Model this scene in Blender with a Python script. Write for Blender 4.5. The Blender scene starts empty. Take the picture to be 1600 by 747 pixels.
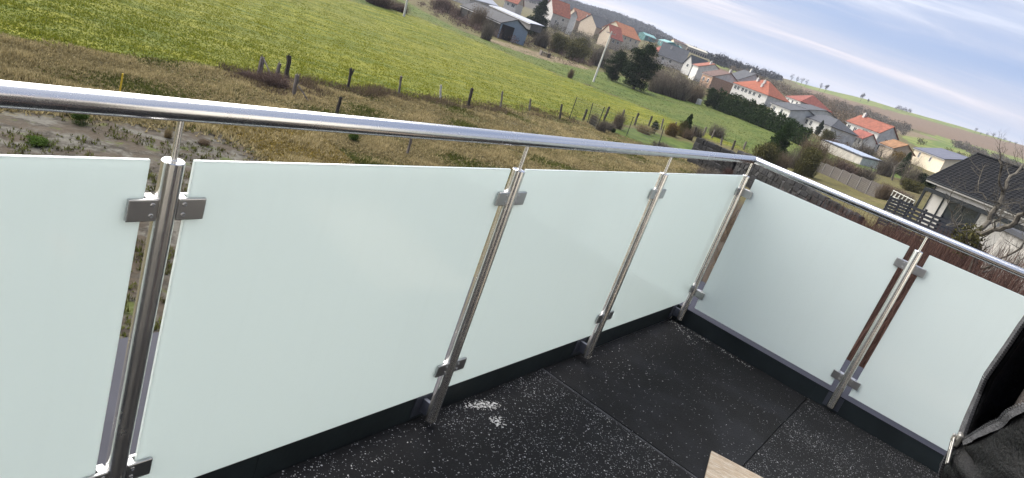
import bpy, bmesh, math, random
import numpy as np
from mathutils import Vector, Matrix, noise as mnoise

random.seed(7)
RNG = np.random.default_rng(11)
S = bpy.context.scene
COL = S.collection
R = math.radians
PI = math.pi

# ------------------------------------------------------------------ camera
CAM = np.array([-4.1052, -1.1926, 1.4839])
RIGHT = np.array([0.58762459, -0.74079066, 0.32546359])
UP = np.array([0.06547227, 0.44445048, 0.89340761])
FWD = np.array([0.80648046, 0.50367944, -0.30967128])
FPX = 1082.54
cd = bpy.data.cameras.new('camera')
cam = bpy.data.objects.new('camera', cd)
COL.objects.link(cam)
cam.matrix_world = Matrix(((RIGHT[0], UP[0], -FWD[0], CAM[0]), (RIGHT[1], UP[1], -FWD[1], CAM[1]),
                           (RIGHT[2], UP[2], -FWD[2], CAM[2]), (0, 0, 0, 1)))
cd.sensor_fit = 'HORIZONTAL'
cd.sensor_width = 36
cd.lens = FPX / 1600 * 36
cd.clip_start = 0.05
cd.clip_end = 9000
S.camera = cam

# ------------------------------------------------------------------ exposure, sun, sky
S.view_settings.view_transform = 'Standard'
S.view_settings.look = 'None'
S.view_settings.exposure = 1.72
S.view_settings.gamma = 1
S.cycles.use_denoising = True
S.cycles.max_bounces = 6
S.cycles.transparent_max_bounces = 8
SUN_AZ, SUN_EL = 356.0, 40.0
sd = bpy.data.lights.new('sun', 'SUN')
sd.energy = 3.6
sd.angle = R(95)
sd.color = (1.0, 0.95, 0.87)
sun = bpy.data.objects.new('sun', sd)
COL.objects.link(sun)
_sv = Vector((math.sin(R(SUN_AZ)) * math.cos(R(SUN_EL)), math.cos(R(SUN_AZ)) * math.cos(R(SUN_EL)), math.sin(R(SUN_EL))))
sun.rotation_euler = _sv.to_track_quat('Z', 'Y').to_euler()
sun.location = _sv * 30


class NT:
    """small wrapper to write node trees tersely"""
    def __init__(s, tree):
        s.t = tree
        tree.nodes.clear()

    def n(s, typ, ins=None, **attrs):
        nd = s.t.nodes.new(typ)
        for k, v in attrs.items():
            setattr(nd, k, v)
        for k, v in (ins or {}).items():
            sock = nd.inputs[k]
            if isinstance(v, bpy.types.NodeSocket):
                s.t.links.new(v, sock)
            else:
                if sock.type == 'RGBA' and len(v) == 3:
                    v = (*v, 1)
                sock.default_value = v
        return nd

    def math(s, op, a, b=0.0, c=None, clamp=False):
        nd = s.n('ShaderNodeMath', operation=op, use_clamp=clamp)
        for i, v in enumerate((a, b) if c is None else (a, b, c)):
            if isinstance(v, bpy.types.NodeSocket):
                s.t.links.new(v, nd.inputs[i])
            else:
                nd.inputs[i].default_value = v
        return nd.outputs[0]

    def mix(s, f, a, b, blend='MIX'):
        nd = s.n('ShaderNodeMix', data_type='RGBA', blend_type=blend)
        for i, v in ((0, f), (6, a), (7, b)):
            if isinstance(v, bpy.types.NodeSocket):
                s.t.links.new(v, nd.inputs[i])
            else:
                if i and len(v) == 3:
                    v = (*v, 1)
                nd.inputs[i].default_value = v
        return nd.outputs[2]

    def noise(s, vec, scale, detail=4, rough=0.55, dist=0.0):
        nd = s.n('ShaderNodeTexNoise', {'Scale': scale, 'Detail': detail, 'Roughness': rough, 'Distortion': dist})
        if vec is not None:
            s.t.links.new(vec, nd.inputs['Vector'])
        return nd.outputs['Fac']

    def ramp(s, fac, lo, hi):
        nd = s.n('ShaderNodeMapRange', {'Value': fac, 'From Min': lo, 'From Max': hi})
        nd.interpolation_type = 'SMOOTHSTEP'
        return nd.outputs[0]


W = bpy.data.worlds.new('World')
S.world = W
W.use_nodes = True
w = NT(W.node_tree)
SKY_K = 0.1
sky = w.n('ShaderNodeTexSky', sky_type='NISHITA')
sky.sun_disc = False
sky.sun_elevation = R(SUN_EL)
sky.sun_rotation = R(SUN_AZ)
sky.air_density = 1.0
sky.dust_density = 1.5
tc = w.n('ShaderNodeTexCoord').outputs['Generated']
sp = w.n('ShaderNodeSeparateXYZ', {0: tc})
zz = w.math('MAXIMUM', sp.outputs[2], 0.0)
zd = w.math('ADD', zz, 0.10)
a0 = R(70)
along = w.math('ADD', w.math('MULTIPLY', sp.outputs[0], math.sin(a0)), w.math('MULTIPLY', sp.outputs[1], math.cos(a0)))
across = w.math('SUBTRACT', w.math('MULTIPLY', sp.outputs[0], math.cos(a0)), w.math('MULTIPLY', sp.outputs[1], math.sin(a0)))
uu = w.math('DIVIDE', along, zd)
vv = w.math('DIVIDE', across, zd)
cv = w.n('ShaderNodeCombineXYZ', {0: w.math('MULTIPLY', uu, 0.62), 1: w.math('MULTIPLY', vv, 0.11), 2: 3.1}).outputs[0]
n1 = w.noise(cv, 1.0, 6, 0.48, 0.5)
cv2 = w.n('ShaderNodeCombineXYZ', {0: w.math('MULTIPLY', uu, 1.7), 1: w.math('MULTIPLY', vv, 0.42), 2: 8.7}).outputs[0]
n2 = w.noise(cv2, 1.0, 6, 0.6, 0.5)
mask = w.ramp(w.math('ADD', w.math('MULTIPLY', n1, 0.7), w.math('MULTIPLY', n2, 0.3)), 0.40, 0.58)
low = w.ramp(zz, 0.16, 0.015)
blue = w.mix(low, (0.108, 0.150, 0.250), (0.165, 0.188, 0.255))
nsk = w.mix(1.0, sky.outputs[0], (SKY_K * 0.42,) * 3, 'MULTIPLY')
base = w.mix(0.85, nsk, blue)
cloud = w.mix(low, (0.186, 0.208, 0.265), (0.220, 0.218, 0.248))
c1 = w.mix(w.math('MULTIPLY', mask, 0.9), base, cloud)
# thin bright streaks, pinkish towards the horizon
streak = w.math('MULTIPLY', w.ramp(n2, 0.46, 0.76), w.ramp(n1, 0.38, 0.60))
scol = w.mix(w.ramp(zz, 0.13, 0.03), (0.345, 0.352, 0.385), (0.36, 0.292, 0.272))
c2 = w.mix(w.math('MULTIPLY', streak, 0.8), c1, scol)
c3 = w.mix(1.0, c2, (1 / SKY_K,) * 3, 'MULTIPLY')
bg = w.n('ShaderNodeBackground', {'Color': c3, 'Strength': SKY_K})
w.t.links.new(bg.outputs[0], w.n('ShaderNodeOutputWorld').inputs[0])


# ------------------------------------------------------------------ object helpers
def link(o, parent=None):
    COL.objects.link(o)
    if parent is not None:
        o.parent = parent
    return o


def tag(o, label=None, cat=None, group=None, kind=None):
    if label: o['label'] = label
    if cat: o['category'] = cat
    if group: o['group'] = group
    if kind: o['kind'] = kind
    return o


def thing(name, label, cat, loc=(0, 0, 0), rz=0.0, group=None):
    o = link(bpy.data.objects.new(name, None))
    o.empty_display_size = 0.3
    o.location = loc
    o.rotation_euler = (0, 0, rz)
    return tag(o, label, cat, group)


def copy_tree(o, parent=None):
    c = o.copy()
    COL.objects.link(c)
    if parent is not None:
        c.parent = parent
    for ch in list(o.children):
        copy_tree(ch, c)
    return c


class MB:
    def __init__(s):
        s.v, s.f, s.mi = [], [], []
        s.cur = 0

    def add(s, vs, fs):
        b = len(s.v)
        s.v += [tuple(p) for p in vs]
        s.f += [tuple(b + i for i in f) for f in fs]
        s.mi += [s.cur] * len(fs)
        return s

    def box(s, x0, x1, y0, y1, z0, z1, M=None):
        vs = [Vector((x, y, z)) for z in (z0, z1) for x, y in ((x0, y0), (x1, y0), (x1, y1), (x0, y1))]
        if M is not None: vs = [M @ p for p in vs]
        return s.add(vs, [(3, 2, 1, 0), (4, 5, 6, 7), (0, 1, 5, 4), (1, 2, 6, 5), (2, 3, 7, 6), (3, 0, 4, 7)])

    def bbox(s, x0, x1, y0, y1, z0, z1, b=0.003, M=None):
        """box with chamfered vertical and horizontal edges"""
        bm = bmesh.new()
        bmesh.ops.create_cube(bm, size=1)
        for v in bm.verts:
            v.co = Vector(((x0 + x1) / 2 + v.co.x * (x1 - x0), (y0 + y1) / 2 + v.co.y * (y1 - y0), (z0 + z1) / 2 + v.co.z * (z1 - z0)))
        bmesh.ops.bevel(bm, geom=bm.edges[:], offset=b, segments=2, profile=0.5, affect='EDGES')
        bm.verts.index_update()
        vs = [M @ v.co if M is not None else v.co.copy() for v in bm.verts]
        s.add(vs, [[v.index for v in f.verts] for f in bm.faces])
        bm.free()
        return s

    def beam(s, p0, p1, w, h):
        """square bar between two points; w horizontal, h vertical"""
        p0, p1 = Vector(p0), Vector(p1)
        d = (p1 - p0)
        L = d.length
        d.normalize()
        sx = d.cross(Vector((0, 0, 1)))
        if sx.length < 1e-4: sx = Vector((1, 0, 0))
        sx.normalize()
        sy = sx.cross(d)
        vs = []
        for p in (p0, p1):
            for a, b in ((-1, -1), (1, -1), (1, 1), (-1, 1)):
                vs.append(p + sx * a * w / 2 + sy * b * h / 2)
        return s.add(vs, [(0, 1, 2, 3), (7, 6, 5, 4), (0, 4, 5, 1), (1, 5, 6, 2), (2, 6, 7, 3), (3, 7, 4, 0)])

    def tube(s, pts, rad, n=8, cap=True):
        pts = [Vector(p) for p in pts]
        if not isinstance(rad, (list, tuple)): rad = [rad] * len(pts)
        rings, vs = [], []
        ref = None
        for i, p in enumerate(pts):
            d = (pts[min(i + 1, len(pts) - 1)] - pts[max(i - 1, 0)]).normalized()
            if ref is None:
                ref = Vector((0, 0, 1)) if abs(d.z) < 0.9 else Vector((1, 0, 0))
            ref = (ref - d * ref.dot(d)).normalized()
            a = ref
            b = d.cross(a)
            for k in range(n):
                t = 2 * PI * k / n
                vs.append(p + (a * math.cos(t) + b * math.sin(t)) * rad[i])
        fs = []
        for i in range(len(pts) - 1):
            for k in range(n):
                fs.append((i * n + k, i * n + (k + 1) % n, (i + 1) * n + (k + 1) % n, (i + 1) * n + k))
        if cap:
            fs.append(tuple(range(n))[::-1])
            fs.append(tuple(range((len(pts) - 1) * n, len(pts) * n)))
        return s.add(vs, fs)

    def build(s, name, mats, parent=None, smooth=False, loc=None):
        me = bpy.data.meshes.new(name)
        me.from_pydata([tuple(p) for p in s.v], [], s.f)
        if not isinstance(mats, (list, tuple)): mats = [mats]
        for m in mats: me.materials.append(m)
        if any(s.mi): me.polygons.foreach_set('material_index', s.mi)
        if smooth:
            me.polygons.foreach_set('use_smooth', [True] * len(me.polygons))
            try:
                me.set_sharp_from_angle(angle=R(40))
            except Exception:
                pass
        me.update()
        o = bpy.data.objects.new(name, me)
        if loc: o.location = loc
        return link(o, parent)


def np_mesh(name, V, F, tint, mat, parent=None, smooth=False):
    """V (n,3), F (m,k) same k for all, tint per face 0..1"""
    V = np.ascontiguousarray(V, np.float32)
    F = np.ascontiguousarray(F, np.int32)
    me = bpy.data.meshes.new(name)
    m, k = F.shape
    me.vertices.add(len(V))
    me.vertices.foreach_set('co', V.ravel())
    me.loops.add(m * k)
    me.loops.foreach_set('vertex_index', F.ravel())
    me.polygons.add(m)
    me.polygons.foreach_set('loop_start', np.arange(0, m * k, k, dtype=np.int32))
    if tint is not None:
        at = me.attributes.new('tint', 'FLOAT', 'FACE')
        at.data.foreach_set('value', np.ascontiguousarray(tint, np.float32))
    if smooth:
        me.polygons.foreach_set('use_smooth', np.ones(m, bool))
    me.materials.append(mat)
    me.update(calc_edges=True)
    o = bpy.data.objects.new(name, me)
    return link(o, parent)


# ------------------------------------------------------------------ materials
MATS = {}


def mat(name, col, rough=0.8, var=0.12, scale=3.0, metal=0.0, bump=0.0, bscale=40.0, spec=0.25, col2=None, coat=0.0, tint=None, stretch=None):
    """procedural principled: colour noise (col..col2), bump, optional per-face tint attribute spread"""
    if name in MATS: return MATS[name]
    m = bpy.data.materials.new(name)
    m.use_nodes = True
    t = NT(m.node_tree)
    vec = t.n('ShaderNodeTexCoord').outputs['Object']
    if stretch:
        vec = t.n('ShaderNodeMapping', {'Vector': vec, 'Scale': stretch}).outputs[0]
    f = t.noise(vec, scale, 5, 0.6)
    f = t.ramp(f, 0.25, 0.75)
    ca = tuple(max(0, c * (1 - var)) for c in col)
    cb = col2 if col2 else tuple(min(1, c * (1 + var)) for c in col)
    c = t.mix(f, ca, cb)
    if tint:
        ta = t.n('ShaderNodeAttribute', attribute_name='tint').outputs['Fac']
        c = t.mix(ta, c, tint)
    p = t.n('ShaderNodeBsdfPrincipled', {'Base Color': c, 'Roughness': rough, 'Metallic': metal, 'Specular IOR Level': spec, 'Coat Weight': coat})
    if bump:
        b = t.n('ShaderNodeBump', {'Strength': min(1, bump), 'Distance': 0.02, 'Height': t.noise(vec, bscale, 4, 0.6)})
        t.t.links.new(b.outputs[0], p.inputs['Normal'])
    t.t.links.new(p.outputs[0], t.n('ShaderNodeOutputMaterial').inputs[0])
    MATS[name] = m
    return m


def foliage(name, c1, c2, trans=0.15):
    """leaf or twig material, tint attribute 0..1 picks between two colours"""
    if name in MATS: return MATS[name]
    m = bpy.data.materials.new(name)
    m.use_nodes = True
    t = NT(m.node_tree)
    ta = t.n('ShaderNodeAttribute', attribute_name='tint').outputs['Fac']
    c = t.mix(ta, tuple(x * .78 for x in c1), tuple(x * .78 for x in c2))
    d = t.n('ShaderNodeBsdfDiffuse', {'Color': c})
    tr = t.n('ShaderNodeBsdfTranslucent', {'Color': c})
    mx = t.n('ShaderNodeMixShader', {0: trans, 1: d.outputs[0], 2: tr.outputs[0]})
    t.t.links.new(mx.outputs[0], t.n('ShaderNodeOutputMaterial').inputs[0])
    MATS[name] = m
    return m


def steel_mat(name, col, rough, scale, stretch, bump=0.15, aniso=0.0, axis='Z'):
    m = bpy.data.materials.new(name)
    m.use_nodes = True
    t = NT(m.node_tree)
    vec = t.n('ShaderNodeTexCoord').outputs['Object']
    vm = t.n('ShaderNodeMapping', {'Vector': vec, 'Scale': stretch}).outputs[0]
    f = t.noise(vm, scale, 4, 0.6)
    sm = t.noise(vec, 9, 5, 0.65)
    smudge = t.ramp(sm, 0.48, 0.75)
    rr = t.math('ADD', t.math('MULTIPLY', f, 0.08), t.math('ADD', t.math('MULTIPLY', smudge, 0.06), rough - 0.05))
    c = t.mix(f, tuple(x * 0.90 for x in col), col)
    c = t.mix(t.math('MULTIPLY', smudge, 0.10), c, tuple(x * .75 for x in col))
    p = t.n('ShaderNodeBsdfPrincipled', {'Base Color': c, 'Roughness': rr, 'Metallic': 1.0})
    if aniso:
        p.inputs['Anisotropic'].default_value = aniso
        p.inputs['Anisotropic Rotation'].default_value = 0.25
        tg = t.n('ShaderNodeTangent', direction_type='RADIAL', axis=axis)
        t.t.links.new(tg.outputs[0], p.inputs['Tangent'])
    b = t.n('ShaderNodeBump', {'Strength': bump, 'Distance': 0.0006, 'Height': f})
    t.t.links.new(b.outputs[0], p.inputs['Normal'])
    t.t.links.new(p.outputs[0], t.n('ShaderNodeOutputMaterial').inputs[0])
    MATS[name] = m
    return m


# ------------------------------------------------------------------ terrain
DIST = np.array([0, 15, 30, 45, 65, 100, 140, 190, 250, 350, 500, 700, 1000, 1400, 2600.])
TAB = {
    20: [6.1, 6.3, 6.9, 7.3, 7.6, 7.8, 8, 8, 7.8, 7, 5, 0, -10, -28, -40],
    45: [6.1, 6.3, 6.9, 7.3, 7.6, 7.8, 7.8, 7.9, 7.5, 6.5, 4.5, 0, -10, -26, -40],
    57: [6.1, 6.3, 6.9, 7.3, 7.5, 7.7, 7.8, 7.8, 7.0, 5.5, 4, 1, -8, -31, -40],
    60: [6.0, 6.2, 6.8, 7.2, 7.4, 7.6, 7.5, 7.2, 6.5, 4.6, 1.0, -3, -9, -36, -42],
    62.5: [6.0, 6.2, 6.8, 7.2, 7.4, 7.6, 7.4, 7.0, 6.3, 3.6, -5.0, -6, -11, -35, -40],
    64: [6.0, 6.2, 6.8, 7.2, 7.4, 7.6, 7.3, 6.9, 6.2, 3.4, -5.8, -8.5, -12, -29, -36],
    66: [6.0, 6.2, 6.7, 7.1, 7.3, 7.4, 7.1, 6.7, 5.9, 3.0, -6.2, -10, -13, -18, -22],
    69: [6.0, 6.2, 6.7, 7.0, 7.1, 7.2, 6.6, 6.3, 5.2, 2.4, -5.0, -10.5, -13, -15, -17],
    74: [5.8, 6.0, 6.5, 6.8, 6.7, 6.4, 5.9, 5.3, 4.0, 1.5, -4, -11, -24, -25, -25],
    80: [5.6, 5.8, 6.1, 6.0, 5.8, 5.9, 5.9, 5.4, 4.4, 0.5, -6, -15, -33, -34, -34],
    86: [5.4, 5.5, 5.6, 5.2, 4.8, 4.6, 4.4, 3.7, 2.4, -1, -7, -18, -39, -41, -41],
    95: [5.3, 5.3, 5.3, 5.0, 4.7, 4.5, 4.0, 3.0, 1.5, -2, -8, -20, -45, -48, -48],
    112: [5.3, 5.4, 5.5, 5.5, 5.5, 5.4, 5.2, 4.5, 3, 0, -6, -14, -30, -36, -40],
    200: [5.3, 5.5, 5.7, 5.8, 6, 6, 6, 5.5, 4, 1, -4, -8, -16, -20, -25],
    320: [5.8, 6.0, 6.3, 6.5, 6.6, 6.6, 6.4, 6, 5, 3, -1, -6, -14, -22, -30],
}
_az = sorted(TAB)
AZ = np.array([_az[-1] - 360] + _az + [_az[0] + 360.])
TT = np.array([TAB[_az[-1]]] + [TAB[k] for k in _az] + [TAB[_az[0]]])


def _smooth_interp(x, xs):
    i = np.clip(np.searchsorted(xs, x, 'right') - 1, 0, len(xs) - 2)
    t = np.clip((x - xs[i]) / (xs[i + 1] - xs[i]), 0, 1)
    return i, t


def hgt(x, y):
    """terrain height at world x, y (arrays or floats)"""
    x = np.asarray(x, float); y = np.asarray(y, float)
    dx, dy = x - CAM[0], y - CAM[1]
    d = np.minimum(np.hypot(dx, dy), 2590)
    a = np.degrees(np.arctan2(dx, dy)) % 360
    a = np.where(a > 320, a - 360 + 0.0, a)
    a = np.where(a < AZ[0], a + 360, a)
    i, t = _smooth_interp(a, AZ)
    t = t * t * (3 - 2 * t) * 0.5 + t * 0.5
    j, s = _smooth_interp(d, DIST)
    s = s * s * (3 - 2 * s) * 0.3 + s * 0.7
    D = (TT[i, j] * (1 - t) + TT[i + 1, j] * t) * (1 - s) + (TT[i, j + 1] * (1 - t) + TT[i + 1, j + 1] * t) * s
    b = 0.05 * np.sin(x * 0.61 + 1.3 * np.sin(y * 0.23)) + 0.05 * np.sin(y * 0.53 + x * 0.19) + 0.25 * np.sin(x * 0.051 + 2) * np.sin(y * 0.043) * np.clip(d / 100, 0, 1)
    return CAM[2] - D + b * np.clip((d - 6) / 20, 0, 1)


def ray(px, py):
    d = FWD * FPX + RIGHT * (px - 800) - UP * (py - 373.5)
    return d / math.hypot(d[0], d[1])           # unit horizontal length


def at(px, py, D):
    """world point at horizontal distance D along a pixel's line of sight"""
    return Vector(CAM + D * ray(px, py))


def gp(px, py, dmax=2400):
    """where that line of sight meets the ground"""
    d = ray(px, py)
    t = np.concatenate([np.linspace(4, 60, 300), np.geomspace(60, dmax, 700)])
    P = CAM[None] + t[:, None] * d[None]
    below = P[:, 2] < hgt(P[:, 0], P[:, 1])
    if not below.any():
        k = len(t) - 1
    else:
        k = int(np.argmax(below))
    return Vector((P[k, 0], P[k, 1], float(hgt(P[k, 0], P[k, 1]))))


def gd(px, py, D):
    """ground point at distance D in the direction of a pixel"""
    p = at(px, py, D)
    return Vector((p.x, p.y, float(hgt(p.x, p.y))))


def hd(p):
    return math.hypot(p.x - CAM[0], p.y - CAM[1])


def project(x, y, z):
    d = np.stack([x - CAM[0], y - CAM[1], z - CAM[2]], -1)
    f = d @ FWD
    f = np.where(f < 0.1, np.nan, f)
    return 800 + FPX * (d @ RIGHT) / f, 373.5 - FPX * (d @ UP) / f


def inpoly(px, py, poly):
    ins = np.zeros(np.shape(px), bool)
    n = len(poly)
    with np.errstate(all='ignore'):
        for i in range(n):
            x1, y1 = poly[i]; x2, y2 = poly[(i + 1) % n]
            c = ((y1 > py) != (y2 > py)) & (px < (x2 - x1) * (py - y1) / (y2 - y1 + 1e-12) + x1)
            ins ^= c
    return ins


# land use, outlined once and kept as areas of the ground mesh
BORDER = [(-400, 20), (0, 62), (100, 75), (200, 88), (300, 100), (380, 118), (450, 126), (560, 142), (650, 152), (735, 165), (830, 175), (890, 186), (960, 192), (1013, 198), (1090, 212), (1180, 242)]
CREST = [(1180, 240), (1060, 190), (1000, 165), (900, 127), (770, 74), (650, 25), (530, -2), (400, -60), (-400, -400)]
Z_FIELD = BORDER + [(1150, 226)] + CREST[1:]
Z_MEADOW = [(530, -2), (650, 25), (770, 74), (900, 127), (1000, 165), (1060, 190), (1160, 236), (1200, 262), (1320, 262), (1270, 212), (1180, 172), (1105, 150), (1040, 138), (985, 122), (930, 110), (880, 97), (820, 78), (760, 62), (720, 48), (680, 28), (640, 5), (560, -30)]
Z_BARE = [(-300, 170), (60, 172), (200, 190), (330, 200), (395, 228), (420, 255), (480, 300), (300, 700), (100, 760), (-400, 760)]
Z_GOLD = [(300, 188), (480, 190), (560, 262), (430, 262), (390, 225)]
Z_LAWN = [(948, 208), (985, 198), (1045, 214), (1090, 226), (1082, 250), (1030, 236), (985, 222)]
Z_LAWN2 = [(1380, 262), (1450, 276), (1452, 292), (1400, 278), (1340, 262), (1330, 250)]
Z_FARGREEN = [(1215, 112), (1330, 140), (1420, 168), (1600, 214), (1700, 240), (1700, 252), (1560, 218), (1440, 186), (1340, 160), (1250, 134)]
Z_FARGREEN2 = [(1420, 205), (1480, 215), (1560, 238), (1660, 265), (1660, 300), (1560, 262), (1490, 240), (1430, 228), (1410, 215)]
Z_FARGREEN3 = [(1125, 92), (1165, 104), (1190, 116), (1165, 118), (1130, 107), (1110, 100)]
Z_PLOUGH = [(1250, 134), (1340, 160), (1440, 186), (1560, 218), (1700, 252), (1700, 275), (1560, 238), (1450, 208), (1380, 186), (1300, 165), (1250, 142)]
Z_STRAW = [(1370, 196), (1420, 204), (1480, 222), (1425, 214), (1380, 204)]
Z_PATH = [(795, 68), (850, 84), (915, 104), (925, 110), (860, 96), (800, 78), (740, 55)]

naz = np.concatenate([np.arange(8, 108, 0.45), np.arange(108, 368, 4.0)])
nd_ = np.concatenate([[0.0, 1.5], np.geomspace(3, 2500, 300)])
A_, D_ = np.meshgrid(np.radians(naz), nd_, indexing='ij')
GX = CAM[0] + D_ * np.sin(A_); GY = CAM[1] + D_ * np.cos(A_)
GZ = hgt(GX, GY)
rough_b = RNG.normal(0, 1, GX.shape) * np.clip(0.0003 * D_, 0.004, 0.02) - 0.01
GZ = GZ + np.where(D_ > 10, rough_b, 0)
PX, PY = project(GX, GY, GZ)
def zone(poly, dmin=0, dmax=1e9):
    return (inpoly(np.nan_to_num(PX, nan=-1e5), np.nan_to_num(PY, nan=-1e5), poly) & (D_ >= dmin) & (D_ <= dmax)).astype(np.float32)
zf = zone(Z_FIELD, 25, 190)
# the big field goes on to the left, outside the view
zf = np.maximum(zf, ((np.degrees(A_) % 360 < 24) & (D_ > 38) & (D_ < 190) & (zf == 0) & ((PX < 0) | np.isnan(PX))).astype(np.float32))
zm = zone(Z_MEADOW, 40, 260) * (1 - zf)
zl = np.maximum(zone(Z_LAWN, 20, 90), zone(Z_LAWN2, 60, 220))
zb = zone(Z_BARE, 4, 40)
zg = zone(Z_GOLD, 8, 60)
zfg = np.maximum(np.maximum(zone(Z_FARGREEN, 200), zone(Z_FARGREEN2, 150)), zone(Z_FARGREEN3, 200))
zp = zone(Z_PLOUGH, 200)
zs = np.maximum(zone(Z_STRAW, 150), zone(Z_PATH, 60, 260))
zw = ((D_ > 600) & (np.degrees(A_) < 69) & (np.degrees(A_) > 8)).astype(np.float32)
zw = np.maximum(zw, ((np.degrees(A_) > 71) & (np.degrees(A_) < 125) & (D_ < 46)).astype(np.float32))
def blur(z, k):
    for _ in range(k):
        z = (z + np.roll(z, 1, 1) + np.roll(z, -1, 1)) / 3
        z = (z + np.roll(z, 1, 0) + np.roll(z, -1, 0)) / 3
    return z
zf, zm, zl, zs = blur(zf, 2), blur(zm, 2), blur(zl, 1), blur(zs, 1)
zb, zg, zw = blur(zb, 14), blur(zg, 12), blur(zw, 3)
na, nr = GX.shape
idx = np.arange(na * nr).reshape(na, nr)
i2 = np.roll(idx, -1, axis=0)
F = np.stack([idx[:, :-1], idx[:, 1:], i2[:, 1:], i2[:, :-1]], -1).reshape(-1, 4)
F = F[:, ::-1]


def ground_mat():
    m = bpy.data.materials.new('ground_cover')
    m.use_nodes = True
    t = NT(m.node_tree)
    g = t.n('ShaderNodeNewGeometry').outputs['Position']
    zA = t.n('ShaderNodeSeparateColor', {0: t.n('ShaderNodeAttribute', attribute_name='zoneA').outputs['Color']})
    zB = t.n('ShaderNodeSeparateColor', {0: t.n('ShaderNodeAttribute', attribute_name='zoneB').outputs['Color']})
    zC = t.n('ShaderNodeSeparateColor', {0: t.n('ShaderNodeAttribute', attribute_name='zoneC').outputs['Color']})
    big = t.noise(g, 0.07, 4, 0.6)
    mid = t.noise(g, 0.55, 5, 0.6)
    fine = t.noise(g, 3.2, 5, 0.65)
    vf = t.noise(g, 14, 3, 0.6)
    rag = t.math('MULTIPLY', t.math('SUBTRACT', t.math('ADD', t.math('MULTIPLY', mid, 0.6), t.math('MULTIPLY', fine, 0.4)), 0.5), 1.7)

    def edge(z):
        return t.ramp(t.math('ADD', z, rag), 0.35, 0.65)
    # dry winter grass
    dry = t.mix(t.ramp(mid, 0.3, 0.7), (0.100, 0.083, 0.042), (0.180, 0.148, 0.070))
    dry = t.mix(t.math('MULTIPLY', t.ramp(big, 0.42, 0.6), 0.55), dry, (0.12, 0.12, 0.035))
    dry = t.mix(t.math('MULTIPLY', t.ramp(fine, 0.45, 0.68), 0.8), dry, (0.048, 0.040, 0.020))
    dry = t.mix(t.math('MULTIPLY', t.ramp(vf, 0.46, 0.66), 0.6), dry, (0.040, 0.034, 0.018))
    # bright pasture
    def dot(v):
        return t.n('ShaderNodeVectorMath', {0: g, 1: v}, operation='DOT_PRODUCT').outputs['Value']
    along_ = dot((.89, -.45, 0)); acr_ = dot((.45, .89, 0))
    st = t.noise(t.n('ShaderNodeCombineXYZ', {0: t.math('MULTIPLY', along_, .16), 1: t.math('MULTIPLY', acr_, .75), 2: 1.0}).outputs[0], 1.0, 7, 0.66, .3)
    st2 = t.noise(t.n('ShaderNodeCombineXYZ', {0: t.math('MULTIPLY', along_, 1.3), 1: t.math('MULTIPLY', acr_, 4.6), 2: 4.0}).outputs[0], 1.0, 6, 0.7)
    fld = t.mix(t.ramp(st, 0.36, 0.64), (0.078, 0.110, 0.013), (0.225, 0.222, 0.026))
    fld = t.mix(t.math('MULTIPLY', t.ramp(big, 0.40, 0.62), 0.30), fld, (0.215, 0.200, 0.042))
    fld = t.mix(t.math('MULTIPLY', t.ramp(st2, 0.45, 0.66), 0.70), fld, (0.055, 0.078, 0.015))
    fld = t.mix(t.math('MULTIPLY', t.ramp(fine, 0.52, 0.72), 0.6), fld, (0.045, 0.062, 0.012))
    mea = t.mix(t.ramp(mid, 0.32, 0.68), (0.052, 0.088, 0.018), (0.115, 0.140, 0.032))
    mea = t.mix(t.math('MULTIPLY', t.ramp(big, 0.45, 0.6), 0.35), mea, (0.125, 0.132, 0.042))
    mea = t.mix(t.math('MULTIPLY', t.ramp(fine, 0.55, 0.75), 0.6), mea, (0.034, 0.050, 0.014))
    lawn = t.mix(t.ramp(mid, 0.3, 0.7), (0.045, 0.075, 0.016), (0.10, 0.135, 0.030))
    stones = t.ramp(t.noise(g, 2.1, 6, 0.7, 0.4), 0.40, 0.58)
    bare = t.mix(stones, (0.044, 0.038, 0.031), (0.135, 0.128, 0.112))
    bare = t.mix(t.ramp(t.noise(g, 0.9, 5, 0.65, 0.6), 0.44, 0.58), bare, (0.075, 0.06, 0.045))
    bare = t.mix(t.math('MULTIPLY', t.ramp(t.noise(g, 1.5, 4, 0.6, 0.2), 0.58, 0.68), 0.8), bare, (0.08, 0.10, 0.022))
    bare = t.mix(t.math('MULTIPLY', t.ramp(vf, 0.5, 0.72), 0.6), bare, (0.05, 0.042, 0.034))
    gold = t.mix(t.ramp(fine, 0.35, 0.65), (0.16, 0.115, 0.03), (0.30, 0.215, 0.055))
    gold = t.mix(t.ramp(vf, 0.55, 0.7), gold, (0.10, 0.10, 0.03))
    fg = t.mix(t.ramp(big, 0.4, 0.6), (0.10, 0.145, 0.035), (0.19, 0.205, 0.06))
    pl = t.mix(t.ramp(mid, 0.3, 0.7), (0.125, 0.085, 0.06), (0.18, 0.125, 0.085))
    straw = t.mix(t.ramp(mid, 0.3, 0.7), (0.13, 0.10, 0.062), (0.235, 0.185, 0.12))
    wood = t.mix(t.ramp(big, 0.3, 0.7), (0.045, 0.04, 0.035), (0.07, 0.055, 0.045))
    c = dry
    c = t.mix(edge(zA.outputs[0]), c, fld)
    c = t.mix(edge(zA.outputs[1]), c, mea)
    c = t.mix(edge(zA.outputs[2]), c, lawn)
    c = t.mix(edge(zB.outputs[1]), c, gold)
    c = t.mix(t.ramp(t.math('ADD', zB.outputs[0], t.math('MULTIPLY', rag, 1.5)), 0.3, 0.7), c, bare)
    c = t.mix(edge(zC.outputs[0]), c, fg)
    c = t.mix(edge(zC.outputs[1]), c, pl)
    c = t.mix(edge(zC.outputs[2]), c, straw)
    c = t.mix(zB.outputs[2], c, wood)
    c = t.mix(1.0, c, (0.76, 0.76, 0.74), 'MULTIPLY')
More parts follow.
